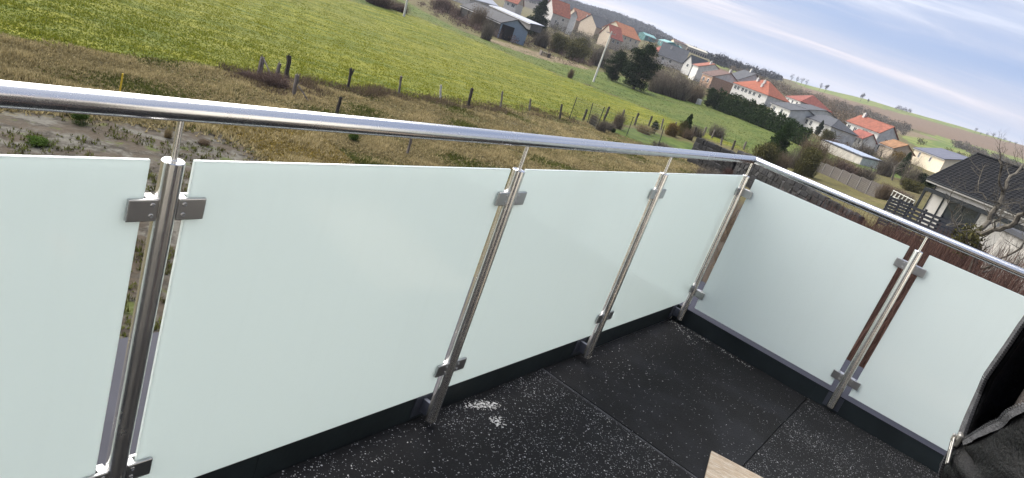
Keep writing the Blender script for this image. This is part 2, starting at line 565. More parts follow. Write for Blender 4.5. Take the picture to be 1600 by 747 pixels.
    p = t.n('ShaderNodeBsdfPrincipled', {'Base Color': c, 'Roughness': 0.95, 'Specular IOR Level': 0.1})
    hh = t.math('ADD', t.math('MULTIPLY', fine, 0.6), t.math('MULTIPLY', vf, 0.25))
    b = t.n('ShaderNodeBump', {'Strength': 0.8, 'Distance': 0.12, 'Height': hh})
    t.t.links.new(b.outputs[0], p.inputs['Normal'])
    t.t.links.new(p.outputs[0], t.n('ShaderNodeOutputMaterial').inputs[0])
    return m


ground = np_mesh('ground', np.stack([GX, GY, GZ], -1).reshape(-1, 3), F, None, ground_mat(), smooth=True)
tag(ground, 'rolling ground of dry grass, pasture and ploughed slopes', None, None, 'structure')
for nm, trip in (('zoneA', (zf, zm, zl)), ('zoneB', (zb, zg, zw)), ('zoneC', (zfg, zp, zs))):
    at_ = ground.data.attributes.new(nm, 'FLOAT_COLOR', 'POINT')
    rgba = np.ones((na * nr, 4), np.float32)
    for k in range(3): rgba[:, k] = trip[k].ravel()
    at_.data.foreach_set('color', rgba.ravel())

# ------------------------------------------------------------------ balcony materials
M_RAIL = steel_mat('rail_steel', (0.64, 0.64, 0.65), 0.25, 30, (0.15, 6, 6))
M_POST = steel_mat('post_steel', (0.72, 0.705, 0.68), 0.25, 30, (6, 6, 0.15), .12, .72)
M_CLAMP = steel_mat('clamp_steel', (0.47, 0.47, 0.475), 0.34, 60, (1, 1, 6), 0.3)
M_FASCIA = mat('anthracite_sheet', (0.0095, 0.0135, 0.0158), rough=0.45, var=0.25, scale=5, bump=0.06, bscale=18, spec=0.22)
M_CAP = mat('anthracite_cap', (0.026, 0.027, 0.038), rough=0.6, var=0.15, scale=4, bump=0.05, bscale=10, spec=0.12)
M_RENDER = mat('cream_render', (0.76, 0.72, 0.64), rough=0.9, var=0.06, bump=0.3, bscale=120)
M_DARK = mat('dark_opening', (0.0035, 0.0035, 0.004), rough=0.6)


def glass_mat():
    m = bpy.data.materials.new('milk_glass')
    m.use_nodes = True
    t = NT(m.node_tree)
    v = t.n('ShaderNodeTexCoord').outputs['Object']
    f = t.noise(v, 1.3, 3, 0.5)
    c = t.mix(f, (0.79, 0.86, 0.845), (0.81, 0.875, 0.86))
    # dried rain runs and fine dust
    run = t.noise(t.n('ShaderNodeMapping', {'Vector': v, 'Scale': (14, 14, 0.9)}).outputs[0], 1.6, 5, 0.6, .3)
    spots = t.ramp(t.noise(v, 26, 4, 0.7), 0.62, 0.74)
    c = t.mix(t.math('MULTIPLY', t.ramp(run, 0.50, 0.78), 0.10), c, (0.60, 0.63, 0.60))
    c = t.mix(t.math('MULTIPLY', spots, 0.07), c, (0.50, 0.50, 0.47))
    d = t.n('ShaderNodeBsdfDiffuse', {'Color': c})
    tr = t.n('ShaderNodeBsdfTranslucent', {'Color': (0.80, 0.875, 0.865, 1)})
    mx = t.n('ShaderNodeMixShader', {0: 0.52, 1: d.outputs[0], 2: tr.outputs[0]})
    sm = t.noise(v, 6, 5, 0.7)
    gl = t.n('ShaderNodeBsdfGlossy', {'Color': (1, 1, 1, 1), 'Roughness': t.math('ADD', 0.045, t.math('MULTIPLY', sm, 0.10))})
    fr = t.n('ShaderNodeFresnel', {'IOR': 1.43})
    out = t.n('ShaderNodeMixShader', {0: fr.outputs[0], 1: mx.outputs[0], 2: gl.outputs[0]})
    t.t.links.new(out.outputs[0], t.n('ShaderNodeOutputMaterial').inputs[0])
    return m


M_GLASS = glass_mat()


def rubber_mat(name, dens, dust):
    m = bpy.data.materials.new(name)
    m.use_nodes = True
    t = NT(m.node_tree)
    v = t.n('ShaderNodeNewGeometry').outputs['Position']
    patch = t.ramp(t.noise(v, 2.2, 4, 0.6), 0.25, 0.7)
    c = t.mix(t.noise(v, 70, 3, 0.6), (0.0030, 0.0032, 0.0038), (0.0070, 0.0074, 0.0085))
    c = t.mix(t.math('MULTIPLY', t.ramp(t.noise(v, 3.0, 5, 0.6, 0.4), 0.42, 0.7), dust), c, (0.0125, 0.0135, 0.0165))
    for sc, thr, lo in ((120, 0.30, 0.34), (210, 0.36, 0.38), (60, 0.07, 0.26)):
        vo = t.n('ShaderNodeTexVoronoi', {'Vector': v, 'Scale': sc})
        vo.feature = 'F1'
        keep = t.math('LESS_THAN', t.n('ShaderNodeSeparateColor', {0: vo.outputs['Color']}).outputs[0], t.math('MULTIPLY', patch, dens * thr))
        rad = t.math('ADD', 0.08, t.math('MULTIPLY', t.n('ShaderNodeSeparateColor', {0: vo.outputs['Color']}).outputs[1], lo - 0.06))
        spot = t.math('MULTIPLY', keep, t.math('LESS_THAN', vo.outputs['Distance'], rad))
        c = t.mix(t.math('MULTIPLY', spot, 0.85), c, (0.30, 0.305, 0.32))
    if dens > .5:                              # sky gleam on the cut edge, painted into the colour as a paler rim
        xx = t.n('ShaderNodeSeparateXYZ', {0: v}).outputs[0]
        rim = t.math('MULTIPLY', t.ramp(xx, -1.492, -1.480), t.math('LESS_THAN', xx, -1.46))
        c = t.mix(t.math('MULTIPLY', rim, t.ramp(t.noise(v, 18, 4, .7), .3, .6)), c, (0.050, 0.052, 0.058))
    p = t.n('ShaderNodeBsdfPrincipled', {'Base Color': c, 'Roughness': 0.85, 'Specular IOR Level': 0.18})
    b = t.n('ShaderNodeBump', {'Strength': 0.6, 'Distance': 0.004, 'Height': t.noise(v, 160, 4, 0.7)})
    t.t.links.new(b.outputs[0], p.inputs['Normal'])
    t.t.links.new(p.outputs[0], t.n('ShaderNodeOutputMaterial').inputs[0])
    return m


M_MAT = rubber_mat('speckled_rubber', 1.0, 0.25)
M_MAT2 = rubber_mat('plain_rubber', 0.16, 0.75)

# ------------------------------------------------------------------ terrace: slab, parapet, cladding, house wall behind
AF, AC, BF, BC, ZC = 0.061, 0.713, 0.026, 0.742, 0.102
YB, XL = -3.9, -6.2           # house wall plane behind the camera, left end
terr = thing('terrace_house', 'flat terrace of a house edged by a dark grey sheet metal parapet', 'house', (0, 0, -5.6))
zo = 5.6
b = MB()
b.box(XL, BC - 0.04, AF + 0.004, AC - 0.04, -6.4 + zo, ZC - 0.012 + zo)
b.box(BF + 0.004, BC - 0.04, YB, AF + 0.004, -6.4 + zo, ZC - 0.014 + zo)
b.build('wall', M_RENDER, terr)
MB().box(XL, BF, YB - .2, AF, -0.25 + zo, -0.010 + zo).build('floor_slab', M_DARK, terr)


def sheet_run(axis, cuts, name):
    """upstand cladding sheets between the cuts, each with a folded overlap at its end"""
    for i in range(len(cuts) - 1):
        m = MB()
        lo, hi = cuts[i], cuts[i + 1]
        off = 0.0 if i % 2 else 0.0025
        if axis == 'x':
            m.bbox(lo + 0.001, hi + 0.012 if hi < BF - .1 else hi - .001, AF - off, AF + 0.002 - off, -0.008 + zo, ZC - 0.003 + zo, 0.0006)
        else:
            m.bbox(BF - off, BF + 0.002 - off, (lo - 0.012 if lo > YB else lo), hi - 0.001, -0.008 + zo, ZC - 0.003 + zo, 0.0006)
        m.build(name, M_FASCIA, terr)


sheet_run('x', [XL, -5.0, -2.98, -1.02, BF], 'fascia_sheet')
sheet_run('y', [YB, -2.86, -0.852, AF - 0.004], 'fascia_sheet')
# parapet caps, mitred at the corner, folded lip on both edges
for k, (lo, hi) in enumerate(((XL, -4.4), (-4.4, -2.05), (-2.05, None))):
    m = MB()
    z0, z1 = ZC - 0.003 + zo, ZC + zo
    x1i, x1o = (BF, BC) if hi is None else (hi - 0.003, hi - 0.003)
    m.add([(lo, AF - 0.004, z0), (x1i, AF - 0.004, z0), (x1o, AC, z0), (lo, AC, z0), (lo, AF - 0.004, z1), (x1i, AF - 0.004, z1), (x1o, AC, z1), (lo, AC, z1)],
          [(3, 2, 1, 0), (4, 5, 6, 7), (0, 1, 5, 4), (1, 2, 6, 5), (2, 3, 7, 6), (3, 0, 4, 7)])
    m.box(lo, (hi or BC) - 0.003, AC, AC + 0.002, z0 - 0.08, z1)
    m.build('parapet_cap', M_CAP, terr)
for k, (lo, hi) in enumerate(((None, -1.6), (-1.6, YB))):
    m = MB()
    z0, z1 = ZC - 0.003 + zo, ZC + zo
    if lo is None: yi, yo = AF - 0.0065, AC - 0.003
    else: yi = yo = lo - 0.003
    xi = BF - 0.004
    m.add([(xi, hi, z0), (BC, hi, z0), (BC, yo, z0), (xi, yi, z0), (xi, hi, z1), (BC, hi, z1), (BC, yo, z1), (xi, yi, z1)],
          [(3, 2, 1, 0), (4, 5, 6, 7), (0, 1, 5, 4), (1, 2, 6, 5), (2, 3, 7, 6), (3, 0, 4, 7)])
    m.box(BC, BC + 0.002, hi, yo, z0 - 0.08, z1)
    m.build('parapet_cap', M_CAP, terr)
# upper storey wall behind the viewer, with a terrace door
m = MB()
m.box(-9, -4.3, YB - 0.3, YB, -6.4 + zo, 2.75 + zo)
m.box(-2.3, BC - 0.05, YB - 0.3, YB - 0.002, -6.4 + zo, 2.75 + zo)
m.box(-4.3, -2.3, YB - 0.3, YB - 0.001, 2.15 + zo, 2.75 + zo)
m.build('wall', M_RENDER, terr)
dr = MB().box(-4.3, -4.2, YB - 0.16, YB - 0.08, 0 + zo, 2.15 + zo).box(-2.4, -2.3, YB - 0.16, YB - 0.08, 0 + zo, 2.15 + zo).box(-3.35, -3.25, YB - 0.16, YB - 0.08, 0 + zo, 2.15 + zo) \
    .box(-4.2, -3.35, YB - 0.16, YB - 0.08, 2.05 + zo, 2.15 + zo).box(-3.25, -2.4, YB - 0.16, YB - 0.08, 2.05 + zo, 2.15 + zo).build('terrace_door', mat('white_frame', (0.75, 0.75, 0.75), 0.4), terr)
M_PANE = mat('window_pane', (0.03, 0.035, 0.045), rough=0.08, var=0.3, spec=0.8)
MB().box(-4.2, -3.35, YB - 0.13, YB - 0.11, 0 + zo, 2.05 + zo).box(-3.25, -2.4, YB - 0.13, YB - 0.11, 0 + zo, 2.05 + zo).build('pane', M_PANE, dr)

# ------------------------------------------------------------------ floor mats
def floor_mat(label, pts, material, z1, raise_edge=None):
    """mat with slightly wavy rim; pts counter-clockwise"""
    bm = bmesh.new()
    vs = [bm.verts.new((x, y, z1)) for x, y in pts]
    f = bm.faces.new(vs)
    bmesh.ops.subdivide_edges(bm, edges=bm.edges[:], cuts=30, use_grid_fill=True)
    r = bmesh.ops.extrude_face_region(bm, geom=bm.faces[:])
    for v in [g for g in r['geom'] if isinstance(g, bmesh.types.BMVert)]: v.co.z = z1
    for v in bm.verts:
        v.co.z += 0.0
    low = set(bm.verts) - {g for g in r['geom'] if isinstance(g, bmesh.types.BMVert)}
    for v in bm.verts:
        n = mnoise.noise(Vector((v.co.x * 3, v.co.y * 3, 2.0)))
        if v in low: v.co.z = -0.0095
        else: v.co.z += 0.0022 * n
        v.co.x += 0.0025 * mnoise.noise(Vector((v.co.x * 1.2, v.co.y * 4, 7)))
        v.co.y += 0.0025 * mnoise.noise(Vector((v.co.x * 4, v.co.y * 1.2, 9)))
        if raise_edge: raise_edge(v, v in low)
    bmesh.ops.recalc_face_normals(bm, faces=bm.faces)
    me = bpy.data.meshes.new('rubber_mat')
    bm.to_mesh(me)
    bm.free()
    me.materials.append(material)
    o = link(bpy.data.objects.new('rubber_mat', me))
    return tag(o, label, 'floor mat', 'rubber mats on the terrace floor')


def lift_a(v, low):
    if v.co.x > -1.50 and not low: v.co.z += 0.0025 * max(0, min(1, (v.co.x + 1.53) / 0.06)) * (0.6 + 0.4 * math.sin(v.co.y * 5))


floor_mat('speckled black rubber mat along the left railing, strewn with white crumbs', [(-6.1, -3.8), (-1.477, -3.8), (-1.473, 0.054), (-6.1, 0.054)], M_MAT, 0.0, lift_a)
floor_mat('smooth black rubber mat filling the inner corner of the railing', [(-1.459, -0.857), (0.018, -0.850), (0.018, 0.054), (-1.459, 0.054)], M_MAT2, -0.003)
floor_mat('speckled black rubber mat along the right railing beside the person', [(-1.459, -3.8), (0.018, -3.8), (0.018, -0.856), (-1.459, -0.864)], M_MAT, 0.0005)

# white crumbs of plaster
m = MB()
rr = random.Random(4)


def crumb(x, y, s, flat=0.45):
    n = rr.randint(4, 6)
    h = s * flat * rr.uniform(.6, 1.2)
    a0 = rr.uniform(0, 6)
    pts = [(x + s * rr.uniform(.6, 1.1) * math.cos(a0 + 2 * PI * k / n), y + s * rr.uniform(.6, 1.1) * math.sin(a0 + 2 * PI * k / n), 0.0005) for k in range(n)]
    top = [(x + (p[0] - x) * .7, y + (p[1] - y) * .7, h) for p in pts]
    b0 = list(range(n)); t0 = list(range(n, 2 * n))
    m.add(pts + top, [tuple(t0)] + [(k, (k + 1) % n, n + (k + 1) % n, n + k) for k in range(n)])


for k in range(230):
    u = rr.random() ** .8
    crumb(-2.07 + u * 0.10 + rr.gauss(0, .016) + .06 * rr.random(), 0.02 - u * 0.06 + rr.gauss(0, .010), rr.uniform(.0012, .0058) * rr.uniform(.5, 1.1), .25)
for k in range(60):
    crumb(-2.02 + rr.gauss(0, .018), -.105 + rr.gauss(0, .018), rr.uniform(.0015, .007), .25)
for k in range(420):
    crumb(rr.uniform(-3.1, -1.5), rr.uniform(-.8, .04), rr.uniform(.0012, .0034))
for k in range(110):
    u = rr.random()
    crumb(-.02 - u * .02 + rr.gauss(0, .012), .02 - u * .55 + rr.gauss(0, .01), rr.uniform(.0015, .0045))
for k in range(60):
    u = rr.random()
    crumb(-.02 - .16 * u + rr.gauss(0, .015), .03 - .25 * u + rr.gauss(0, .02), rr.uniform(.0015, .004))
for k in range(40):
    crumb(rr.gauss(-.95, .16), rr.gauss(-.12, .08), rr.uniform(.001, .004))
for k in range(90):
    crumb(rr.uniform(-1.4, 0), rr.uniform(-.84, .04), rr.uniform(.001, .0026))
for k in range(240):
    crumb(rr.uniform(-1.4, 0), rr.uniform(-1.6, -.88), rr.uniform(.001, .0028))
tag(m.build('plaster_crumbs', mat('plaster', (0.37, 0.37, 0.36), 0.9, .4, 60)), None, None, None, 'stuff')

# board lying on the mats
ex, ey = Vector((-.966, -.257, 0)), Vector((.26, -.966, 0))
Mw = Matrix(((ex.x, ey.x, 0, -1.229), (ex.y, ey.y, 0, -.728), (0, 0, 1, 0.010), (0, 0, 0, 1)))


def wood_mat():
    mm = bpy.data.materials.new('board_wood')
    mm.use_nodes = True
    t = NT(mm.node_tree)
    v = t.n('ShaderNodeTexCoord').outputs['Object']
    v = t.n('ShaderNodeMapping', {'Vector': v, 'Scale': (9, 1.0, 9)}).outputs[0]
    g1 = t.noise(v, 5, 6, 0.65, 0.6)
    g2 = t.noise(v, 22, 5, 0.7)
    c = t.mix(t.ramp(g1, 0.3, 0.7), (0.21, 0.158, 0.105), (0.32, 0.255, 0.185))
    c = t.mix(t.math('MULTIPLY', t.ramp(g2, 0.5, 0.62), 0.75), c, (0.42, 0.39, 0.34))
    p = t.n('ShaderNodeBsdfPrincipled', {'Base Color': c, 'Roughness': 0.6})
    t.t.links.new(p.outputs[0], t.n('ShaderNodeOutputMaterial').inputs[0])
    return mm


o = MB().bbox(0, .60, 0, 1.1, -.0085, .0035, .0012).build('wooden_board', wood_mat())
o.matrix_world = Mw
tag(o, 'pale wood grain board lying on the black mats, only its corner in view', 'board')

# ------------------------------------------------------------------ railing
RT = 0.0212
ZR, ZT, ZB = 1.1054, 1.0053, 0.025
PXS = [-4.541, -3.419, -2.2977, -1.1711, 0.0]
PYS = [-0.976, -2.10, -3.22]
rail = thing('balcony_railing', 'stainless steel railing with frosted glass panels running round the terrace corner', 'railing')

# handrails: two lengths meeting in a mitre
for dirv, L in ((Vector((-1, 0, 0)), 5.3), (Vector((0, -1, 0)), 3.6)):
    m = MB()
    n = 40
    other = Vector((0, -1, 0)) if dirv.x else Vector((-1, 0, 0))
    perp = Vector((0, 1, 0)) if dirv.x else Vector((1, 0, 0))     # outward
    vs = []
    for ends in (0, 1):
        for k in range(n):
            t_ = 2 * PI * k / n
            o_, z_ = RT * math.cos(t_), RT * math.sin(t_)
            p = perp * o_ + Vector((0, 0, ZR + z_))
            # mitre plane: along dirv the cut shifts by -o_
            p += dirv * (L if ends else -o_ + 0.0004)
            vs.append(p)
    fs = [(k, (k + 1) % n, n + (k + 1) % n, n + k) for k in range(n)] + [tuple(range(n))[::-1], tuple(range(n, 2 * n))]
    m.add(vs, fs)
    bm = bmesh.new()
    o = m.build('handrail', M_RAIL, rail, smooth=True)
    bm.from_mesh(o.data); bmesh.ops.recalc_face_normals(bm, faces=bm.faces); bm.to_mesh(o.data); bm.free()
    o.data.polygons.foreach_set('use_smooth', [True] * len(o.data.polygons)); o.data.set_sharp_from_angle(angle=R(40))

ring = MB()                                 # socket joints of the handrail tube


def lathe(m, prof, n=36, M=None):
    """prof: list of (r, z)"""
    vs = []
    for r_, z_ in prof:
        for k in range(n):
            p = Vector((r_ * math.cos(2 * PI * k / n), r_ * math.sin(2 * PI * k / n), z_))
            vs.append(M @ p if M else p)
    fs = []
    for i in range(len(prof) - 1):
        for k in range(n):
            fs.append((i * n + k, i * n + (k + 1) % n, (i + 1) * n + (k + 1) % n, (i + 1) * n + k))
    fs.append(tuple(range(n))[::-1])
    fs.append(tuple(range((len(prof) - 1) * n, len(prof) * n)))
    m.add(vs, fs)


def clamp_mesh(sgn):
    """glass clamp: two plates either side of the pane, web to the post, two screws. sgn: side of the post along local x"""
    m = MB()
    x0, x1 = sorted((sgn * 0.0195, sgn * 0.0755))
    m.bbox(x0, x1, -0.0165, -0.0075, -0.023, 0.023, 0.0025)     # inner plate
    m.bbox(x0, x1, 0.0075, 0.0165, -0.023, 0.023, 0.0025)       # outer plate
    xa, xb = sorted((sgn * 0.0185, sgn * 0.0385))
    m.bbox(xa, xb, -0.0074, 0.0074, -0.0222, 0.0222, 0.001)      # web
    for sz in (-0.011, 0.011):
        Ms = Matrix.Translation((sgn * 0.031, -0.0165, sz)) @ Matrix.Rotation(PI / 2, 4, 'X')
        lathe(m, [(0.0048, 0.0), (0.0048, 0.0012), (0.0036, 0.0018), (0.0030, 0.0006)], 12, Ms)
    return m


post_me = MB()
lathe(post_me, [(RT - 0.001, ZB), (RT, ZB + 0.001), (RT, ZT - 0.0015), (RT - 0.0015, ZT)], 40)
pin_me = MB()
lathe(pin_me, [(0.006, ZT - 0.002), (0.006, ZR - RT + 0.004)], 20)
lathe(pin_me, [(0.0075, ZT - 0.0005), (0.0075, ZT + 0.0015), (0.006, ZT + 0.003)], 20)
brk = MB()
brk.bbox(-0.008, 0.008, RT - 0.002, 0.055, 0.030, 0.085, 0.0015)
brk.bbox(-0.045, 0.045, 0.0535, 0.0585, 0.012, 0.094, 0.001)
M_BRK = mat('bracket_zinc', (0.045, 0.05, 0.066), rough=0.45, metal=0.3)

proto = {}


def make_post(loc, rz, zs, brdepth=1.0, sides=(-1, 1)):
    root = None
    if 'post' not in proto:
        p = post_me.build('post', M_POST, rail, smooth=True)
        proto['post'] = p.data
        proto['pin'] = pin_me.build('pin', M_POST, p, smooth=True).data
        proto['bracket'] = brk.build('bracket', M_BRK, p).data
        for s_ in (-1, 1):
            c = clamp_mesh(s_).build('clamp', M_CLAMP, p)
            proto['clamp%d' % s_] = c.data
            bpy.data.objects.remove(c)
    else:
        p = link(bpy.data.objects.new('post', proto['post']), rail)
        link(bpy.data.objects.new('pin', proto['pin']), p)
        link(bpy.data.objects.new('bracket', proto['bracket']), p)
    for ch in p.children:
        if ch.name.startswith('bracket'): ch.scale = (1, brdepth, 1)
    p.location = loc
    p.rotation_euler = (0, 0, rz)
    for s_ in sides:
        for z_ in zs:
            c = link(bpy.data.objects.new('clamp', proto['clamp%d' % s_]), p)
            c.location = (0, 0.0045, z_)
    return p


for i, x in enumerate(PXS[:-1]):
    make_post((x, 0, 0), 0, (0.908, 0.258))
pc = make_post((0, 0, 0), 0, (0.908, 0.258), sides=(-1,))
for z_ in (0.908, 0.226):                      # corner post: second pair of clamps turned along the other railing
    c = link(bpy.data.objects.new('clamp', proto['clamp1']), pc)
    c.location = (0.018, 0, z_); c.rotation_euler = (0, 0, -PI / 2)
for y in PYS:
    pp = make_post((0, y, 0), -PI / 2, (0.908, 0.205), brdepth=0.40)
    for ch in pp.children:
        if ch.name.startswith('clamp'): ch.location.y = 0.020

# panels
def pane(x0, x1, y0, y1, z0, z1):
    m = MB().bbox(x0, x1, y0, y1, z0, z1, 0.0014)
    return m.build('glass_panel', M_GLASS, rail)


GT, GBA, GBB = 1.0056, 0.1585, 0.1309
ga0, ga1 = 0.0032 - 0.0044 + 0.001, 0.0032 + 0.0044 + 0.001
for i in range(len(PXS) - 1):
    pane(PXS[i] + 0.0425, PXS[i + 1] - 0.0425, ga0, ga1, GBA, GT)
ys = [0.0] + PYS
for i in range(len(ys) - 1):
    pane(0.0341 - 0.0144 + 0.0, 0.0341 - 0.0056, ys[i + 1] + 0.0495, ys[i] - 0.0495, GBB, GT)
# ------------------------------------------------------------------ vegetation builders
def tris_cloud(lumps, n, size, seed, thick=0.45, flat=0.0):
    """n small two-triangle leaf clumps spread through ellipsoid lumps (cx,cy,cz,rx,ry,rz[,weight])"""
    g = np.random.default_rng(seed)
    L = np.array([list(l[:6]) for l in lumps], float)
    wts = L[:, 3] * L[:, 4] + L[:, 4] * L[:, 5] + L[:, 3] * L[:, 5]
    k = g.choice(len(L), n, p=wts / wts.sum())
    d = g.normal(size=(n, 3)); d /= np.linalg.norm(d, axis=1, keepdims=True)
    r = g.random(n) ** thick
    c = L[k, :3] + L[k, 3:6] * d * r[:, None]
    a = g.normal(size=(n, 3)); a[:, 2] *= (1 - flat)
    a /= np.linalg.norm(a, axis=1, keepdims=True)
    b = np.cross(a, g.normal(size=(n, 3))); b /= np.linalg.norm(b, axis=1, keepdims=True)
    s = (size * g.uniform(0.55, 1.4, n))[:, None]
    V = np.stack([c - a * s, c + b * s * 0.55, c + a * s, c - b * s * 0.55], 1).reshape(-1, 3)
    F = np.arange(4 * n).reshape(n, 4)
    t = np.clip(g.normal(0.45, 0.28, n), 0, 1)
    return V, F, t


def twigs(base, rx, rz, n, wd, seed, spread=1.0, up=0.6, curve=0.25):
    """n thin curved shoots (three quads each) rising from a base disc"""
    g = np.random.default_rng(seed)
    az = g.uniform(0, 2 * PI, n)
    lean = np.abs(g.normal(0, 0.5, n)) * spread
    hgt_ = rz * g.uniform(0.45, 1.05, n) * np.cos(np.minimum(lean, 1.3)) ** 0.35
    out = rx * np.clip(lean, 0, 1.2)
    r0 = rx * 0.62 * np.sqrt(g.random(n)); a0_ = g.uniform(0, 2 * PI, n)
    b = np.stack([base[0] + r0 * np.cos(a0_), base[1] + r0 * np.sin(a0_), np.full(n, base[2])], 1)
    o = np.stack([np.cos(az), np.sin(az), np.zeros(n)], 1)
    V = []
    jit = g.normal(0, 0.10 * rx, (n, 4, 3)); jit[:, 0] = 0
    side = np.stack([-np.sin(az + 0.8), np.cos(az + 0.8), g.normal(0, .3, n)], 1)
    for i, t_ in enumerate((0, 0.35, 0.7, 1.0)):
        p = b + o * (out * (t_ * (1 - curve) + curve * t_ * t_))[:, None] + np.array([0, 0, 1.0]) * (hgt_ * (t_ ** 0.85))[:, None] + jit[:, i]
        w_ = wd * (1 - 0.75 * t_)
        V += [p - side * w_ / 2, p + side * w_ / 2]
    V = np.stack(V, 1)                       # n,8,3
    F = np.array([[0, 1, 3, 2], [2, 3, 5, 4], [4, 5, 7, 6]])
    F = (np.arange(n)[:, None, None] * 8 + F[None]).reshape(-1, 4)
    t = np.repeat(np.clip(g.normal(0.5, 0.3, n), 0, 1), 3)
    return V.reshape(-1, 3), F, t


def join(parts):
    Vs, Fs, Ts, o = [], [], [], 0
    for V, F, t in parts:
        Vs.append(V); Fs.append(F + o); Ts.append(t); o += len(V)
    return np.concatenate(Vs), np.concatenate(Fs), np.concatenate(Ts)


def lumps_for(rx, ry, h, n, seed, z0=0.15):
    g = random.Random(seed)
    L = []
    for i in range(n):
        a, q = g.uniform(0, 2 * PI), g.uniform(0, 0.62)
        z = h * g.uniform(z0 + .1, 0.78)
        k = g.uniform(0.28, 0.5)
        env = 1 - 0.55 * abs(z / h - 0.45)
        L.append((rx * q * env * math.cos(a), ry * q * env * math.sin(a), z, rx * k, ry * k, h * k * 0.62))
    return L


F_OLIVE = foliage('leaf_olive', (0.042, 0.045, 0.018), (0.155, 0.140, 0.060))
F_BROWN = foliage('twig_brown', (0.075, 0.055, 0.040), (0.235, 0.180, 0.125))
F_GREYB = foliage('twig_grey', (0.072, 0.062, 0.052), (0.215, 0.185, 0.152))
F_PURPLE = foliage('twig_purple', (0.072, 0.050, 0.046), (0.205, 0.148, 0.125))
F_DARK = foliage('needle_dark', (0.009, 0.018, 0.010), (0.038, 0.058, 0.026))
F_HEDGE = foliage('hedge_green', (0.012, 0.028, 0.010), (0.050, 0.080, 0.026))
F_GOLDB = foliage('leaf_ochre', (0.085, 0.058, 0.022), (0.24, 0.165, 0.065))
F_GREEN = foliage('leaf_green', (0.030, 0.060, 0.012), (0.10, 0.15, 0.035))
F_RED = foliage('twig_red', (0.046, 0.026, 0.021), (0.150, 0.090, 0.074))
F_STRAW = foliage('straw', (0.14, 0.10, 0.05), (0.36, 0.28, 0.15))
F_FAR = foliage('far_wood', (0.026, 0.027, 0.034), (0.055, 0.053, 0.060))
M_BARK = mat('bark_grey', (0.10, 0.088, 0.072), rough=0.95, var=0.45, scale=6, bump=0.6, bscale=25)
M_BARKL = mat('bark_pale', (0.095, 0.085, 0.070), rough=0.95, var=0.4, scale=8, bump=0.6, bscale=30)

PROTO = {}


def bush_proto(kind, seed):
    """unit bush: radius about 1, height about 1.6; twigs plus leaf clumps"""
    key = (kind, seed)
    if key in PROTO: return PROTO[key]
    m, nl, nt, ls = {'olive': (F_OLIVE, 3400, 420, 0.052), 'brown': (F_BROWN, 800, 800, 0.038), 'grey': (F_GREYB, 800, 750, 0.038), 'purple': (F_PURPLE, 800, 900, 0.036),
                     'dark': (F_DARK, 4200, 60, 0.055), 'ochre': (F_GOLDB, 2600, 420, 0.05), 'green': (F_GREEN, 2800, 160, 0.055), 'red': (F_RED, 150, 1300, 0.04),
                     'bare': (F_GREYB, 150, 750, 0.04), 'straw': (F_STRAW, 60, 700, 0.05)}[kind]
    parts = [twigs((0, 0, 0), 0.95, 1.6, nt, 0.020, seed, 1.15)]
    parts.append(tris_cloud(lumps_for(1.0, 1.0, 1.6, 11, seed), nl, ls, seed + 5))
    V, F, t = join(parts)
    o = np_mesh('bush', V, F, t, m)
    PROTO[key] = o.data
    bpy.data.objects.remove(o)
    return PROTO[key]


def bush(label, px, py, h_px=None, w_px=None, kind='brown', D=None, seed=None, group=None, name='bush', cat='bush', h=None, wd=None):
    p = gp(px, py) if D is None else gd(px, py, D)
    d = hd(p) * 1.05
    H = h if h else h_px * d / FPX
    Wd = wd if wd else w_px * d / FPX
    sd_ = seed if seed is not None else int(px * 7 + py) % 4
    o = link(bpy.data.objects.new(name, bush_proto(kind, sd_ % 4)))
    o.location = (p.x, p.y, p.z - 0.04 * H)
    o.scale = (Wd / 2.1, Wd / 2.1, H / 1.55)
    o.rotation_euler = (0, 0, (px * 0.37 + py) % 6.28)
    return tag(o, label, cat, group)


def grow(mb_t, mb_c, p, d, L, r, lvl, maxl, g, twig, up=0.12):
    n = 4
    pts, rad = [p], [r]
    q = p.copy(); dd = d.copy()
    for i in range(n):
        dd = (dd + Vector((g.gauss(0, .13), g.gauss(0, .13), g.gauss(up * 0.4, .10)))).normalized()
        q = q + dd * L / n
        pts.append(q.copy()); rad.append(r * (1 - 0.55 * (i + 1) / n))
    (mb_t if lvl <= 1 else mb_c).tube(pts, rad, 6 if lvl == 0 else (4 if lvl == 1 else 3), cap=False)
    if lvl >= maxl: return
    nb = g.randint(3, 4) if lvl else g.randint(5, 7)
    for k in range(nb):
        f = g.uniform(0.35 if lvl else 0.42, 1.0)
        i = min(int(f * n), n - 1)
        s_ = pts[i].lerp(pts[i + 1], f * n - i)
        side = Vector((g.gauss(0, 1), g.gauss(0, 1), g.gauss(0.25, .6))).normalized()
        nd = (dd * g.uniform(.55, 1.0) + side * g.uniform(.6, 1.0)).normalized()
        grow(mb_t, mb_c, s_, nd, L * g.uniform(.50, .78), rad[i] * g.uniform(.45, .65), lvl + 1, maxl, g, twig, up)


def bare_tree(label, base, H, seed, maxl=3, group=None, wide=1.0, bark=None, leafmat=None):
    g = random.Random(seed)
    t = thing('bare_tree', label, 'tree', base, g.uniform(0, 6), group)
    key = ('bt', seed, maxl)
    if key not in PROTO:
        a, c = MB(), MB()
        grow(a, c, Vector((0, 0, -0.03)), Vector((0, 0, 1)), 0.5, 0.030, 0, maxl, g, None)
        o1 = a.build('trunk', bark or M_BARK, t, smooth=True)
        o2 = c.build('crown', bark or M_BARK, t)
        PROTO[key] = (o1.data, o2.data)
    else:
        link(bpy.data.objects.new('trunk', PROTO[key][0]), t)
        link(bpy.data.objects.new('crown', PROTO[key][1]), t)
    t.scale = (H * wide, H * wide, H)
    return t


